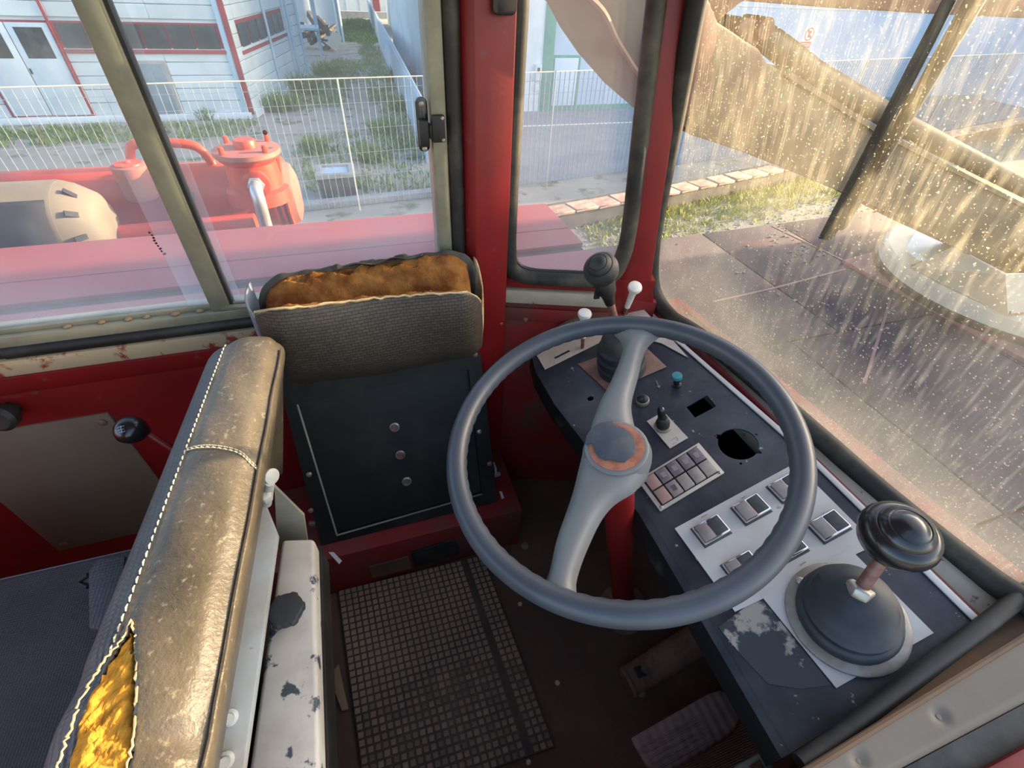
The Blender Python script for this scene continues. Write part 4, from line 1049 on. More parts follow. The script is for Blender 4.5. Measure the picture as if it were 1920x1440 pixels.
for (a, b) in (((1338, 566), (1450, 541)), ((1450, 541), (1585, 505)), ((1448, 424), (1580, 488)), ((1620, 720), (1670, 560))):
    A_, B_ = onz(*a, 0), onz(*b, 0); d = (B_ - A_).normalized(); n_ = V((-d.y, d.x, 0)) * .006
    MB().prism([A_ + n_, A_ - n_, B_ - n_, B_ + n_], (0, 0, .003)).build('weld_seam', 'weld_seam', dk)
bp = [onz(1580, 487, .018), onz(1740, 572, .018), onz(1920, 672, .018), onz(2300, 830, .018), onz(2200, 480, .018), onz(1700, 455, .018)]
MB().prism(bp, (0, 0, -.02)).build('turret_plate', 'deck_plate', dk, bevel=.003)
st = MB()
for (px, py, n_, sp) in ((1470, 450, 26, 34), (1510, 475, 22, 26), (1470, 520, 10, 90), (1400, 500, 10, 90), (1560, 560, 12, 110), (1700, 640, 14, 140), (1640, 430, 8, 60)):
    for _ in range(n_):
        p = onz(px + random.gauss(0, sp) * .8, py + random.gauss(0, sp) * .35, .001); r = random.uniform(.004, .010)
        st.lathe([(r * .7, 0), (r, r * .5), (r * .4, r * .9)], p, (random.uniform(-.3, .3), random.uniform(-.3, .3), 1), 5, random.random() * 3)
tag(st.build('pebbles', 'pebble', dk, smooth=0), kind='stuff')
MB().lathe([(.0055, 0), (.0055, .003), (.003, .004)], (1.78, edge(1.78) - .09, 0), (0, 0, 1), 8).build('deck_hole', 'dark_void', dk)

# turret and folded boom
TC = V((3.27, 1.27, .0))
tu = thing('boom_crane', 'cream folding crane boom rising from its turret on the deck', 'crane', TC)
MB().lathe([(.64, .018), (.64, .11), (.625, .125), (.56, .13)], TC, (0, 0, 1), 72).build('turret_ring', 'turret_cream', tu)
MB().lathe([(.655, .018), (.655, .045), (.64, .05)], TC, (0, 0, 1), 72).build('ring_seal', 'rubber', tu)
lo = [onz(1706, 502, .13), onz(1890, 592, .13), onz(2080, 575, .13), onz(1830, 440, .13)]
hi = [onz(1786, 462, .31), onz(1885, 515, .31), onz(2000, 510, .31), onz(1850, 435, .31)]
MB().add(lo + hi, [(i, (i + 1) % 4, (i + 1) % 4 + 4, i + 4) for i in range(4)]).build('turret_body', 'turret_cream', tu, thick=.012, smooth=0)
MB().prism(lo, (0, 0, .01)).build('turret_floor', 'crane_brown', tu)
MB().add([lo[0], lo[1], lo[1] + V((0, 0, .02)), lo[0] + V((0, 0, .02))], [(0, 1, 2, 3)]).build('turret_edge', 'deck_groove', tu, thick=.004)
MB().prism([onz(1695, 470, .125), onz(1712, 440, .125), onz(1770, 436, .125), onz(1800, 452, .125), onz(1735, 500, .125)], (0, 0, .03)).build('sunlit_ring_top', 'siding_white', tu, bevel=.004)  # white slab stands in for the sunlit top of the turret ring
BY, BT = 1.22, .36
def bm_(pts_, y=BY): return [ony(px, py, y) for px, py in pts_]
low_arm = [(1085, -10), (1130, 25), (1155, 80), (1192, 140), (1245, 205), (1300, 255), (1335, 266), (1400, 288), (1500, 328), (1640, 388), (1690, 412), (1800, 470), (1900, 515), (2050, 520), (1990, 425), (1830, 345), (1640, 247), (1478, 150), (1464, 132), (1440, 118), (1424, 92), (1400, 78), (1378, 62), (1347, 42), (1330, 0), (1300, -80), (1150, -110)]
MB().prism(bm_(low_arm), (0, BT, 0)).build('lower_arm', 'crane_cream', tu, bevel=.006)
up_arm = [(1322, -20), (1344, 43), (1394, 2), (1560, 15), (1745, 26), (1960, 36), (2200, 44), (2200, -90), (1400, -120)]
MB().prism(bm_(up_arm, BY + .04), (0, BT - .08, 0)).build('upper_arm', 'crane_brown', tu, bevel=.006)
# rib and end plate on the knuckle, top flange of the arm
fl_ = bm_([(1470, 140), (1640, 247), (1830, 345), (1990, 425)], BY - .012)
MB().prism([fl_[0], fl_[1], fl_[2], fl_[3], fl_[3] + V((0, 0, .014)), fl_[2] + V((0, 0, .014)), fl_[1] + V((0, 0, .014)), fl_[0] + V((0, 0, .014))], (0, BT + .024, 0)).build('top_flange', 'crane_cream', tu)
kr = catmull(bm_([(1085, -20), (1130, 22), (1157, 78), (1200, 146)], BY - .006), 4)
MB().tube(kr, .008, 8).build('edge_bead', 'crane_brown', tu)
MB().lathe([(.10, 0), (.10, .012), (.07, .018), (.03, .022)], ony(1270, 90, BY), (0, -1, 0), 32).build('knuckle_pin', 'crane_brown', tu)
MB().lathe([(.07, 0), (.07, .008), (.03, .010)], ony(1292, 160, BY), (0, -1, 0), 28).build('knuckle_boss', 'crane_brown', tu)
RY = BY + .10
rod = [ony(1408, 52, RY), ony(1448, 80, RY), ony(1490, 112, RY), ony(1522, 138, RY)]
MB().tube(rod, [.030, .034, .036, .036], 16).build('ram_head', 'crane_cream', tu)
MB().tube([ony(1516, 132, RY), ony(1700, 238, RY), ony(1960, 372, RY)], .034, 18).build('ram_cylinder', 'crane_cream', tu)
MB().lathe([(.024, -.07), (.024, .02)], ony(1404, 48, RY), (0, 1, 0), 22).build('ram_eye', 'crane_brown', tu)
MB().prism(bm_([(1380, 62), (1388, 44), (1400, 32), (1418, 36), (1422, 62), (1420, 90)], RY - .05), (0, .10, 0)).build('ram_lug', 'crane_brown', tu, bevel=.006)

# wiper on the outside of the windscreen
wp = thing('wiper', 'black wiper blade with dusty wide arm across the windscreen', 'wiper', wsp(1540, 450, .03))
a, b = wsp(1800, -70, .022), wsp(1541, 447, .022)
MB().prism([wsp(1795, -60, .012), wsp(1812, -60, .012), wsp(1552, 452, .012), wsp(1532, 448, .012)], WS_N * .012).build('blade', 'rubber', wp, bevel=.002)
MB().prism([wsp(1838, -60, .028), wsp(1878, -60, .028), wsp(1578, 432, .028), wsp(1556, 440, .028)], WS_N * .010).build('arm', 'wiper_arm', wp, bevel=.003)
MB().tube([wsp(1552, 440, .02), wsp(1536, 462, .02), wsp(1519, 494, .02)], .0022, 8).build('tip_rod', 'steel', wp)
MB().lathe([(.008, 0), (.008, .012), (.004, .014)], wsp(1700, 190, .026), WS_N, 12).build('joint', 'wiper_arm', wp)

# ================================================================== HYDRAULIC TANK AND DRUM BEYOND THE DECK
tk = thing('hydraulic_tank', 'orange hydraulic tank with filter head beyond the deck edge', 'tank', (-.7, 2.9, -.6))
MB().lathe([(.16, 0), (.172, .02), (.172, 1.25), (.16, 1.27)], (-1.62, 2.94, .185), (1, 0, 0), 40).build('tank_body', 'orange_paint', tk)
for x in (-.405, -.372, -.345): MB().lathe([(.178, 0), (.188, .004), (.188, .016), (.178, .020)], (x, 2.92, .185), (1, 0, 0), 40).build('end_ring', 'orange_paint', tk)
MB().lathe([(.165, 0), (.15, .03), (.10, .05), (.03, .055)], (-.325, 2.92, .185), (1, 0, 0), 32).build('end_cap', 'dusty_red', tk)
fc = V((-.455, 2.78, .215))
MB().lathe([(.155, .0), (.150, .06), (.128, .07), (.120, .19), (.140, .205), (.145, .225)], fc, (0, 0, 1), 36).build('filter_housing', 'orange_paint', tk)
MB().lathe([(.150, .218), (.156, .226), (.154, .246), (.12, .252)], fc, (0, 0, 1), 36).build('filter_lid', 'dusty_red', tk)
MB().lathe([(.052, .248), (.052, .280), (.046, .288), (.02, .288)], fc, (0, 0, 1), 20).build('filter_cap', 'orange_paint', tk)
for k in range(4):
    a = radians(45 + 90 * k); MB().lathe([(.013, .250), (.013, .285), (.008, .290)], fc + V((.134 * cos(a), .134 * sin(a), -.008)), (0, 0, 1), 8).build('lid_bolt', 'orange_paint', tk)
MB().lathe([(.062, 0), (.062, .03), (.05, .036)], fc + V((.02, -.12, .12)), (0, -1, 0), 24).build('port_flange', 'orange_paint', tk)
MB().lathe([(.040, 0), (.040, .03), (.03, .036)], fc + V((.02, -.14, .12)), (0, -1, .0), 6).build('port_nut', 'galvanised', tk)
MB().tube(catmull([fc + V((.02, -.17, .12)), fc + V((.022, -.215, .11)), fc + V((.024, -.235, .06)), fc + V((.02, -.235, -.04)), fc + V((.02, -.225, -.14))], 5), .030, 16).build('elbow_pipe', 'galvanised', tk)
MB().tube([(-1.5, 2.60, .135), (-.485, 2.60, .150)], .056, 20).build('front_tube', 'orange_paint', tk)
bc = V((-.98, 2.78, .26))
MB().lathe([(.072, 0), (.070, .10), (.074, .115), (.074, .150), (.066, .154)], bc, (0, 0, 1), 28).build('breather', 'dusty_red', tk)
MB().lathe([(.060, .152), (.058, .160), (.018, .163), (.014, .17)], bc, (0, 0, 1), 24).build('breather_lid', 'orange_paint', tk)
MB().tube(catmull([(-1.02, 2.92, .33), (-.99, 2.93, .445), (-.92, 2.93, .462), (-.76, 2.93, .455), (-.69, 2.93, .425), (-.655, 2.93, .34)], 5), .022, 12).build('handle_pipe', 'orange_paint', tk)
for x in (-1.1, -.6): MB().span((x, 2.74, -.9), (x + .06, 3.0, .03)).build('cradle', 'deck_red', tk)
MB().box((-.80, 2.735, .27), (.10, .02, .05)).build('oil_stain_plate', 'scrap_dark', tk, bevel=.008)
dr_ = thing('air_cleaner', 'dusty black drum with slotted end beside the orange tank', 'drum', (-1.6, 2.55, -.6))
dc = V((-2.01, 2.55, .235))
MB().lathe([(.15, 0), (.19, .04), (.19, .80), (.186, .815)], dc, (1, 0, 0), 40).build('drum_body', 'drum_dusty', dr_)
MB().lathe([(.186, .812), (.175, .85), (.135, .915), (.10, .935), (.04, .94)], dc, (1, 0, 0), 40).build('drum_end', 'drum_dusty', dr_)
MB().grid(lambda u, v: dc + V((.10 + .70 * u, -.1925 * sin(radians(36 + 120 * v)), .1925 * cos(radians(36 + 120 * v)))), 6, 18).build('side_cover', 'drum_black', dr_, thick=.006)
MB().lathe([(.1935, 0), (.1935, .03)], dc + V((.26, 0, 0)), (1, 0, 0), 40).build('band', 'pipe_blue', dr_)
for k in range(5):
    a = radians(20 + 34 * k); rad = V((0, -sin(a), cos(a)))
    c0 = dc + V((.880, 0, 0)) + rad * .157
    MB().box(c0, (.008, .022, .07), ((V((1, 0, 0)) * .75 + rad * .6).normalized(), rad.cross(V((1, 0, 0))), (rad * .75 - V((1, 0, 0)) * .6).normalized())).build('vent_slot', 'drum_black', dr_)
MB().span((-1.75, 2.21, -.7), (-1.65, 2.60, .02)).build('bracket', 'deck_red', dr_)

# ================================================================== YARD
G = -2.55
def ext(px, py): return onz(px, py, G)
gr = MB().span((-60, -30, G - .2), (90, 120, G)).build('ground', 'dirt', smooth=0); tag(gr, 'bare weedy earth of the yard', kind='structure')
wallp = [V((-1.0, 7.0, G)), V((3.93, 7.843, G)), V((6.49, 8.32, G)), V((11.0, 9.35, G)), V((24.0, 12.2, G))]
MB().prism([V((-1, 2.0, G)), V((24, 2.0, G)), V((24, 12.2, G)), V((11, 9.35, G)), V((6.49, 8.32, G)), V((3.93, 7.84, G)), V((-1, 7.0, G))], (0, 0, .012)).build('gravel_strip', 'gravel', smooth=0)
tag(bpy.data.objects['gravel_strip'], 'grey gravel strip between deck and low wall', kind='structure')
MB().prism([V((2.3, 10.1, G)), V((24, 13.2, G)), V((70, 16, G)), V((70, 17.2, G)), V((3.2, 17.2, G))], (0, 0, .010)).build('asphalt_yard', 'asphalt', smooth=0)
tag(bpy.data.objects['asphalt_yard'], 'blue-grey asphalt yard behind the mesh fence', kind='structure')
o = MB().span((2.4, 15.1, G + .010), (12, 15.2, G + .016)).build('yard_line', 'fence_cream', smooth=0); tag(o, 'pale line across the asphalt yard', kind='structure')  # thin cream strip laid on the asphalt

# low retaining wall with coping stones
WH = ony(1265, 364, 8.32).z - G
lw = setting('wall_yard', 'low stained concrete wall with stone coping behind the gravel', (5, 8, G))
for i in range(len(wallp) - 1):
    a, b = wallp[i], wallp[i + 1]
    MB().prism([a, b, b + V((-.1, .55, 0)), a + V((-.1, .55, 0))], (0, 0, WH)).build('wall_section', 'concrete', lw, smooth=0)
cop = None
for i in range(len(wallp) - 1):
    a, b = wallp[i], wallp[i + 1]; d = b - a; n_ = max(1, int(d.length / .52)); an = math.atan2(d.y, d.x)
    nrm = V((-d.y, d.x, 0)).normalized()
    for k in range(n_):
        c_ = a + d * ((k + .5) / n_) + nrm * .17 + V((0, 0, WH + .025 + random.uniform(-.012, .012)))
        if cop is None:
            cop = MB().box(base_of(lw), (.53, .40, .06)).build('coping_stone', 'coping', lw, bevel=.015, seg=1); cop.location = c_ - base_of(lw); cop.rotation_euler = (0, 0, an)
        else: piece(cop, 'coping_stone', c_, lw, (random.uniform(-.03, .03), random.uniform(-.02, .02), an + random.uniform(-.04, .04)))

# mesh fence
fp_ = [onz(px, py, -.36) for px, py in ((-260, 172), (0, 165), (632, 148), (985, 137), (1505, 117), (1920, 100))]
fn = thing('mesh_fence', 'long galvanised wire mesh fence across the yard', 'fence', V((3, 10, G)))
line = []
tot = 0
for i in range(len(fp_) - 1):
    a, b = fp_[i], fp_[i + 1]; n_ = max(2, int((b - a).length / .112))
    for k in range(n_): line.append(a.lerp(b, k / n_))
line.append(fp_[-1])
zl = [-.36, -.50, -.72, -1.12, -1.52, -1.92, -2.36]
span_ = 22
for s0 in range(0, len(line) - 1, span_):
    seg_ = line[s0:s0 + span_ + 1]
    if len(seg_) < 2: continue
    w_ = MB()
    far = seg_[0].x > 1.6; rw = .011 if far else .0036
    for p in seg_: w_.tube([V((p.x, p.y, G + .08)), V((p.x, p.y, -.36))], rw, 4)
    for z in zl[1:]: w_.tube([V((seg_[0].x, seg_[0].y, z)), V((seg_[-1].x, seg_[-1].y, z))], .003, 4)
    tag(w_.build('wire_mesh', 'fence_blue' if far else 'fence_wire', fn, smooth=0), kind='stuff')
    MB().tube([V((seg_[0].x, seg_[0].y, -.355)), V((seg_[-1].x, seg_[-1].y, -.355))], .011, 6).build('top_rail', 'fence_cream', fn)
    p = seg_[0]
    if p.x < -4.5 or p.x > 1.6: MB().tube([V((p.x, p.y - .02, G)), V((p.x, p.y - .02, -.33))], .016, 8).build('post', 'fence_wire', fn)
p = onz(632, 148, -.36); MB().tube([V((p.x, p.y - .03, G)), V((p.x, p.y - .03, -.34))], .014, 8).build('post', 'fence_cream', fn)
kb = thing('kerb_beam', 'pale concrete kerb beam at the foot of the fence', 'kerb', V((.4, 9.8, G)))
MB().prism([V((-1.6, 9.66, G)), V((2.3, 10.02, G)), V((2.3, 10.25, G)), V((-1.6, 9.9, G))], (0, 0, .13)).build('beam', 'concrete_pale', kb, bevel=.02)
# concrete inspection chamber
ch = thing('inspection_chamber', 'square concrete inspection chamber with pale rim behind the fence', 'chamber', V((-.2, 10.6, G)))
MB().span((-.56, 10.25, G), (.12, 10.85, G + .42)).build('chamber_body', 'concrete', ch, bevel=.015)
for (lo_, hi_) in (((-.60, 10.20, G + .42), (.16, 10.30, G + .50)), ((-.60, 10.80, G + .42), (.16, 10.90, G + .50)), ((-.60, 10.30, G + .42), (-.47, 10.80, G + .50)), ((.03, 10.30, G + .42), (.16, 10.80, G + .50))):
    MB().span(lo_, hi_).build('rim', 'concrete_pale', ch, bevel=.012)
MB().span((-.47, 10.30, G + .42), (.03, 10.80, G + .455)).build('lid', 'plaster_blue', ch)
MB().span((-.50, 10.22, G), (.02, 10.26, G + .03)).build('foot_brick', 'deck_plate', ch)

# ------------------------------------------------------------------ workshop (left)
BY_ = 17.18; XC = -2.40
wa = thing('workshop', 'white clad workshop with red trim and ribbon windows', 'building', V((-6, BY_, G)))
ZT = 6.0
MB().span((-20, BY_ + .06, G), (XC, BY_ + 6, ZT)).build('wall_core', 'plaster_white', wa, smooth=0)
pl0 = None
zr0, zr1 = -.36, -.90
z = G + .16
while z < 1.6:
    top = z + .295
    for (xa, xb) in ((-20, -8.1), (-6.25, -4.95), (-4.10, XC - .02), (-8.1, -6.25), (-4.95, -4.10)):
        indoor = (xa == -8.1 and z < -.45); insm = (xa == -4.95 and z < -1.3)
        if indoor or insm: continue
        if xa in (-6.25, -4.10, -4.95) and z > -1.1 and z < -.36: continue
        o = MB().span((xa, BY_, z), (xb, BY_ + .06, top)).build('siding_plank', 'siding_white', wa, bevel=.012, seg=1)
    z += .305
# ribbon window, panes between red mullions, red sill
MB().span((-6.25, BY_ + .02, -1.00), (XC - .16, BY_ + .055, -.33)).build('window_band', 'trim_red', wa, smooth=0)
for k in range(6):
    x0 = -6.18 + k * .595
    MB().span((x0, BY_ - .005, -.885), (x0 + .54, BY_ + .03, -.37)).build('pane', 'window_dark', wa, smooth=0)
MB().span((-6.25, BY_ - .05, -.985), (XC - .14, BY_ + .02, -.90)).build('window_sill', 'trim_red', wa, bevel=.005)
# double door
dd = MB().span((-8.10, BY_ - .02, G + .17), (-6.25, BY_ + .03, -.33)).build('door_frame', 'trim_red', wa, smooth=0)
for (xa, xb) in ((-8.03, -7.21), (-7.19, -6.33)):
    lf = MB().span((xa, BY_ - .05, G + .20), (xb, BY_, -.37)).build('door_leaf', 'door_white', wa, bevel=.006)
    MB().span((xa + .14, BY_ - .056, -1.09), (xb - .14, BY_ - .045, -.46)).build('door_pane', 'window_dark', lf, smooth=0)
    MB().span((xa + .02, BY_ - .06, -1.42), (xa + .06, BY_ - .04, -1.30)).build('door_handle', 'window_dark', lf)
MB().tube([(-6.28, BY_ - .06, 1.6), (-6.28, BY_ - .06, -1.62)], .035, 8).build('downpipe', 'trim_red', wa)
# small grey door with plaster surround
MB().span((-4.95, BY_ - .01, G + .1), (-4.10, BY_ + .05, -1.14)).build('hatch_surround', 'concrete_pale', wa, bevel=.01)
hd = MB().span((-4.86, BY_ - .04, G + .1), (-4.22, BY_ + .02, -1.22)).build('hatch_door', 'door_grey', wa, bevel=.006)
for zz in (-1.32, -2.0): MB().span((-4.87, BY_ - .055, zz), (-4.83, BY_ - .03, zz + .09)).build('hinge', 'window_dark', hd)
MB().span((-20, BY_ - .10, G), (XC + .04, BY_ + .05, G + .16)).build('plinth', 'plaster_white', wa, bevel=.01)
MB().span((XC - .17, BY_ - .05, G + .1), (XC - .02, BY_ + .05, 2.0)).build('corner_strip', 'pipe_blue', wa, bevel=.01)
MB().span((XC - .03, BY_ - .07, G + .1), (XC + .10, BY_ + .08, 2.0)).build('corner_post', 'trim_red', wa, bevel=.008)
# side wall, angled away
SD = V((1.73, 7.3, 0)).normalized(); SN = V((SD.y, -SD.x, 0))
S0 = V((XC + .05, BY_ + .02, 0)); SL = 6.8
def sp_(s, z, off=0): V_ = S0 + SD * s + SN * off; return V((V_.x, V_.y, z))
MB().prism([sp_(0, G), sp_(SL, G), sp_(SL, ZT), sp_(0, ZT)], -SN * .3).build('side_core', 'plaster_white', wa, smooth=0)
z = G + .16
while z < 1.4:
    for (sa, sb) in ((.05, .45), (.45, 4.85), (4.85, SL)):
        if sa == .45 and z > -1.16 and z < -.36: continue
        MB().prism([sp_(sa, z), sp_(sb, z), sp_(sb, z + .295), sp_(sa, z + .295)], SN * .05).build('siding_plank', 'siding_white', wa, bevel=.012, seg=1)
    z += .305
MB().prism([sp_(.40, -1.02), sp_(4.9, -1.02), sp_(4.9, -.30), sp_(.40, -.30)], SN * .03).build('window_band', 'trim_red', wa, smooth=0)
for (sa, sb) in ((.55, 1.25), (1.35, 2.05), (2.15, 2.75), (3.0, 3.6), (3.7, 4.25), (4.3, 4.75)):
    MB().prism([sp_(sa, -.90, .03), sp_(sb, -.90, .03), sp_(sb, -.38, .03), sp_(sa, -.38, .03)], SN * .02).build('pane', 'window_dark', wa, smooth=0)
MB().prism([sp_(.40, -1.06, .0), sp_(4.9, -1.06, .0), sp_(4.9, -.97, .0), sp_(.40, -.97, .0)], SN * .07).build('window_sill', 'trim_red', wa)
MB().tube([sp_(2.87, 1.5, .09), sp_(2.87, G + .2, .09)], .045, 8).build('downpipe', 'pipe_blue', wa)
for s_ in (4.95, 5.35, 6.5): MB().tube([sp_(s_, 1.5, .08), sp_(s_, G + .05, .08)], .05, 8).build('downpipe', 'pipe_blue', wa)
MB().prism([sp_(0, G, .0), sp_(SL, G, .0), sp_(SL, G + .16, .0), sp_(0, G + .16, .0)], SN * .12).build('plinth', 'plaster_white', wa)
# annex, rack and scrap further back
ax_ = thing('annex', 'pale blue annex wall behind the workshop', 'building', V((0, 34, G)))
MB().span((-8, 34.0, G), (1.15, 44, 7)).build('wall', 'plaster_blue', ax_, smooth=0)
MB().span((-1.2, 33.4, G), (-.35, 34.0, 4)).build('buttress', 'plaster_white', ax_, bevel=.02)
MB().tube([(.85, 33.92, 4), (.95, 33.92, G)], .06, 8).build('downpipe', 'pipe_blue', ax_)
MB().tube([(1.08, 33.92, 4), (1.12, 33.92, G)], .06, 8).build('downpipe', 'siding_white', ax_)
MB().span((-.30, 33.95, -.6), (.05, 34.0, 1.2)).build('red_stain', 'trim_red', ax_)
rk = thing('steel_rack', 'blue-grey steel rack frame leaning by the annex', 'rack', V((-.5, 29, G)))
for (x, y_) in ((-.95, 28.3), (-.12, 29.6), (-.95, 30.2), (-.2, 28.6)): MB().span((x - .04, y_ - .04, G), (x + .04, y_ + .04, -.25)).build('upright', 'pipe_blue', rk)
MB().span((-1.0, 28.2, -.30), (-.08, 29.7, -.22)).build('top_frame', 'pipe_blue', rk)
MB().span((-1.0, 28.25, -1.5), (-.08, 29.7, -1.42)).build('shelf', 'pipe_blue', rk)
sh = thing('scrap_heap', 'dark heap of scrap metal in front of the annex', 'scrap heap', V((0, 30, G)))
for k in range(22):
    c_ = V((.05 + random.gauss(0, .28), 31.2 + random.gauss(0, .4), G + .12 + random.random() ** 1.6 * 1.15))
    d = V((random.uniform(-1, 1), random.uniform(-1, 1), random.uniform(-.4, 1))).normalized(); u1, w1_ = orth(d)
    MB().box(c_, (random.uniform(.08, .25), random.uniform(.05, .3), random.uniform(.4, 1.0)), (u1, w1_, d)).build('scrap_piece', 'scrap_dark', sh)
MB().box(V((.55, 30.3, G + .45)), (.5, .06, .7), (V((.8, 0, -.6)), V((0, 1, 0)), V((.6, 0, .8)))).build('scrap_sheet', 'fence_cream', sh)
fb = thing('far_building', 'distant pale building with a red post at the end of the path', 'building', V((4, 52, G)))
MB().span((0, 52, G), (14, 60, 7)).build('wall', 'plaster_white', fb, smooth=0)
for x in (4.55,): MB().span((x, 51.9, G), (x + .55, 52, 5)).build('red_post', 'trim_red', fb)
for x in (2.3, 3.4, 6.0): MB().span((x, 51.95, G), (x + .06, 52, 5)).build('panel_joint', 'pipe_blue', fb)
MB().span((0, 48, G), (8, 48.5, G + .4)).build('kerb', 'concrete_pale', fb)
rs = thing('white_shed', 'white rendered shed beyond the low fence line', 'building', V((6, 36, G)))
MB().span((4.75, 36.0, G), (20, 44, 6)).build('wall', 'plaster_white', rs, smooth=0)
MB().span((4.6, 35.9, G + .55), (20, 36.0, G + .95)).build('ledge', 'siding_white', rs, bevel=.02)
MB().span((5.9, 35.9, G), (6.0, 36.0, G + .5)).build('joint', 'pipe_blue', rs)
o = MB().prism([V((3.7, 47, G)), V((1.9, 12.2, G)), V((2.0, 12.2, G)), V((3.85, 47, G))], (0, 0, 1.22)).build('low_fence', 'plaster_blue', smooth=0); tag(o, 'low blue-grey sheet fence along the right of the weedy path', 'fence')
o = MB().tube([V((1.97, 12.15, G + 1.25)), V((2.4, 20, G + 1.26)), V((3.78, 47, G + 1.25))], .025, 6).build('fence_rail', 'siding_white'); tag(o, 'white rail on top of the low sheet fence', 'rail')

# ------------------------------------------------------------------ hall (right)
RY_ = 17.1
ha = thing('hall', 'long pale blue hall with green trim behind the asphalt yard', 'building', V((20, RY_, G)))
MB().span((6.6, RY_, G), (75, RY_ + 14, 9.0)).build('wall', 'wall_blue', ha, smooth=0)
MB().span((28.5, 9.7, G), (34, RY_, 9.0)).build('yard_shade_block', 'wall_blue', ha, smooth=0)  # unseen block added so the yard behind the fence lies in shade
MB().span((3.3, RY_ - .10, G), (6.62, RY_ + 12, 9.0)).build('end_wall', 'plaster_white', ha, smooth=0)
MB().span((5.3, RY_ - .16, G), (5.9, RY_ - .10, 6)).build('pilaster', 'plaster_blue', ha, smooth=0)
MB().span((6.62, RY_ - .14, G), (6.98, RY_, 6)).build('green_post', 'green_trim', ha, bevel=.01)
MB().span((6.98, RY_ - .05, G), (40, RY_, G + .15)).build('green_plinth', 'green_trim', ha, smooth=0)
df = MB().span((6.98, RY_ - .06, G + .1), (7.98, RY_, -.97)).build('door_frame', 'green_trim', ha, smooth=0)
MB().span((7.06, RY_ - .08, G + .15), (7.90, RY_ - .05, -1.04)).build('door_leaf', 'door_leaf', ha, bevel=.006)
mbx_ = MB().span((6.36, RY_ - .22, -1.65), (6.58, RY_ - .10, -1.20)).build('meter_box', 'siding_white', ha, bevel=.01)
MB().span((6.42, RY_ - .235, -1.42), (6.50, RY_ - .22, -1.28)).build('meter_window', 'window_dark', mbx_)
MB().span((6.40, RY_ - .16, -1.95), (6.56, RY_ - .10, -1.75)).build('outlet_box', 'siding_white', ha, bevel=.01)
MB().span((10, RY_ - .02, .42), (75, RY_, .45)).build('panel_joint', 'siding_white', ha, smooth=0)
for x in range(9, 40, 3): MB().span((x, RY_ - .008, G + .2), (x + .025, RY_, 6)).build('panel_joint', 'plaster_blue', ha, smooth=0)
sg = thing('warning_sign', 'prohibition sign with red label on the blue hall wall', 'sign', ony(1515, 72, RY_ - .02))
sc_ = ony(1517, 66, RY_ - .02)
MB().box(sc_ + V((0, .01, -.06)), (.52, .012, .62)).build('plate', 'sign_white', sg)
MB().lathe([(.20, 0), (.20, .006), (.165, .006)], sc_ + V((0, .002, .03)), (0, -1, 0), 32).build('ring', 'sign_red', sg)
MB().lathe([(.162, .006), (.162, .009)], sc_ + V((0, .002, .03)), (0, -1, 0), 28).build('ring_field', 'sign_white', sg)
MB().box(sc_ + V((0, -.012, .03)), (.05, .006, .34), (V((.7, 0, .7)), V((0, 1, 0)), V((-.7, 0, .7)))).build('slash', 'sign_red', sg)
MB().box(sc_ + V((0, -.010, .03)), (.10, .006, .20)).build('symbol', 'sign_dark', sg)
MB().box(sc_ + V((-.02, -.004, -.29)), (.46, .014, .19)).build('red_label', 'sign_red', sg)
for dz in (-.26, -.32): MB().box(sc_ + V((-.02, -.012, dz)), (.34, .006, .025)).build('label_line', 'sign_white', sg)
# unseen block added ahead of the crane to shade the deck from low sun
ys = setting('deck_shade_block', 'tall grey unseen block added to shade the deck', (9, .4, G))
MB().span((8.0, -6.0, G), (12.0, 2.13, 2.93)).build('block_body', 'concrete_pale', ys, smooth=0)

# ------------------------------------------------------------------ plants
def blades(mb, c, n, r, h, lean=.5, w=.012):
    for _ in range(n):
        a = random.random() * 2 * pi; rr = r * sqrt(random.random()); b = V(c) + V((rr * cos(a), rr * sin(a), 0))
        d = V((random.uniform(-lean, lean), random.uniform(-lean, lean), 1)).normalized(); hh = h * random.uniform(.5, 1.15)
        s = V((-sin(a * 3), cos(a * 3), 0)) * w; m = b + d * hh * .55; t = b + d * hh + V((d.x, d.y, -.3)) * hh * .25
        mb.add([b - s, b + s, m + s * .8, m - s * .8, t], [(0, 1, 2, 3), (3, 2, 4)])
    return mb
gs = MB()
for _ in range(420):     # green strip at the foot of the low wall
    t = random.random(); i = 1 if t < .35 else 2; a, b = (wallp[1], wallp[2]) if i == 1 else (wallp[2], wallp[3])
    p = a.lerp(b, random.random()); p = p + V((.1, -random.random() ** 1.6 * 1.15 - .03, .01))
    blades(gs, p, 11, .12, .17 if p.y > 7.9 else .10, .7, .010)
for _ in range(240):
    p = V((random.uniform(2.2, 11), random.uniform(4.5, 7.6), G + .012)); blades(gs, p, 6, .10, .06, .8, .008)
tag(gs.build('wall_grass', 'grass_yellow', smooth=0, normals=False), 'sunlit yellow-green grass at the foot of the low wall', 'grass', kind='stuff')
gv = MB()
for _ in range(2600):
    p = V((random.uniform(1.6, 12), random.uniform(3.2, 8.0), G + .012)); r = random.uniform(.012, .035)
    gv.lathe([(r * .8, 0), (r, r * .4), (r * .4, r * .8)], p, (random.uniform(-.4, .4), random.uniform(-.4, .4), 1), 5, random.random() * 3)
tag(gv.build('loose_stones', 'pebble', smooth=0, normals=False), 'loose grey stones on the gravel strip', 'gravel', kind='stuff')
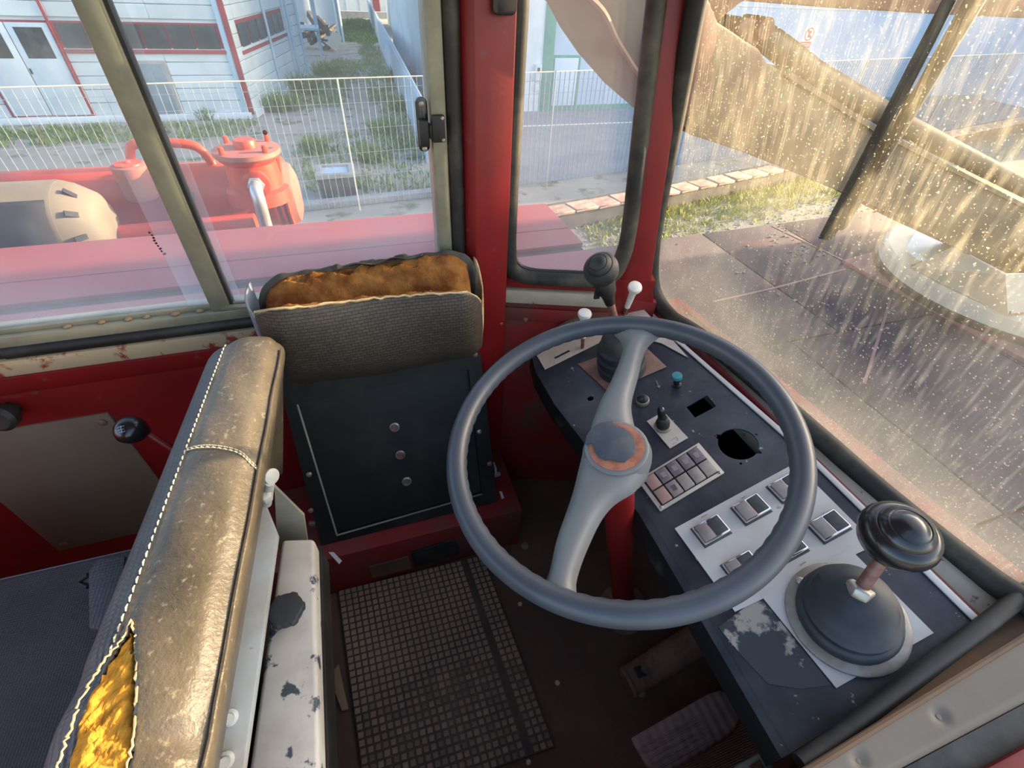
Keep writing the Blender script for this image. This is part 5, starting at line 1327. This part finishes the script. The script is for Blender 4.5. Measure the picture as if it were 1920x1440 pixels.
PG = [MB() for _ in range(5)]
for _ in range(900):
    k = random.random()
    pg = PG[0 if k < .30 else 1 if k < .60 else 2 if k < .75 else 3]
    if k < .30: p = V((random.uniform(.9, 1.8) + .05 * random.random(), random.uniform(12.5, 34), G)); p.x += (p.y - 12.5) * .045
    elif k < .60: p = V((random.uniform(-1.75, -.2), random.uniform(18, 27.5), G)); p.x += (p.y - 17) * .20
    elif k < .75: p = V((random.uniform(-1.0, 2.0), random.uniform(10.4, 15), G))
    else: p = V((random.uniform(-9, -2.3), random.uniform(15.0, 16.7), G))
    blades(pg, p, 9, .22, .20, .7, .016)
for _ in range(700):
    p = V((random.uniform(1.5, 2.9), random.uniform(34, 46), G)); p.x += (p.y - 34) * .03; blades(PG[4], p, 8, .5, .25, .7, .03)
for mb_, lab in zip(PG, ('weedy grass along the low sheet fence', 'weedy grass along the workshop side wall', 'sparse weeds on the bare earth behind the chamber', 'short grass strip in front of the workshop plinth', 'grass patch at the far end of the path')):
    tag(mb_.build('path_grass', 'weed', smooth=0, normals=False), lab, 'grass', kind='stuff')
bushes = [((530, 205), .55, 'leafy weed bush at the corner of the white workshop'), ((575, 172), .60, 'tall weed bush along the workshop side wall'), ((612, 140), .55, 'weed bush before the scrap heap'),
          ((748, 150), .50, 'dense green weeds under the low sheet fence'), ((757, 205), .42, 'weed tuft where the low sheet fence begins'), ((592, 285), .34, 'lone dark weed behind the orange filter'),
          ((390, 222), .30, 'small weed sprouting beside the workshop plinth'), ((722, 250), .40, 'loose weeds beyond the fence post'), ((700, 300), .35, 'weed tuft right of the inspection chamber')]
for (px, py), s_, lab in bushes:
    p = ext(px, py); t = thing('weed_clump', lab, 'weed', p, 'weed clumps in the yard')
    mb = MB(); blades(mb, p, 240, s_ * .9, s_ * 1.15, .75, .020); mb.build('leaves', 'weed', t, smooth=0, normals=False)
    mb = MB(); blades(mb, p, 24, s_ * .5, s_ * 1.5, .35, .008); mb.build('stems', 'grass', t, smooth=0, normals=False)
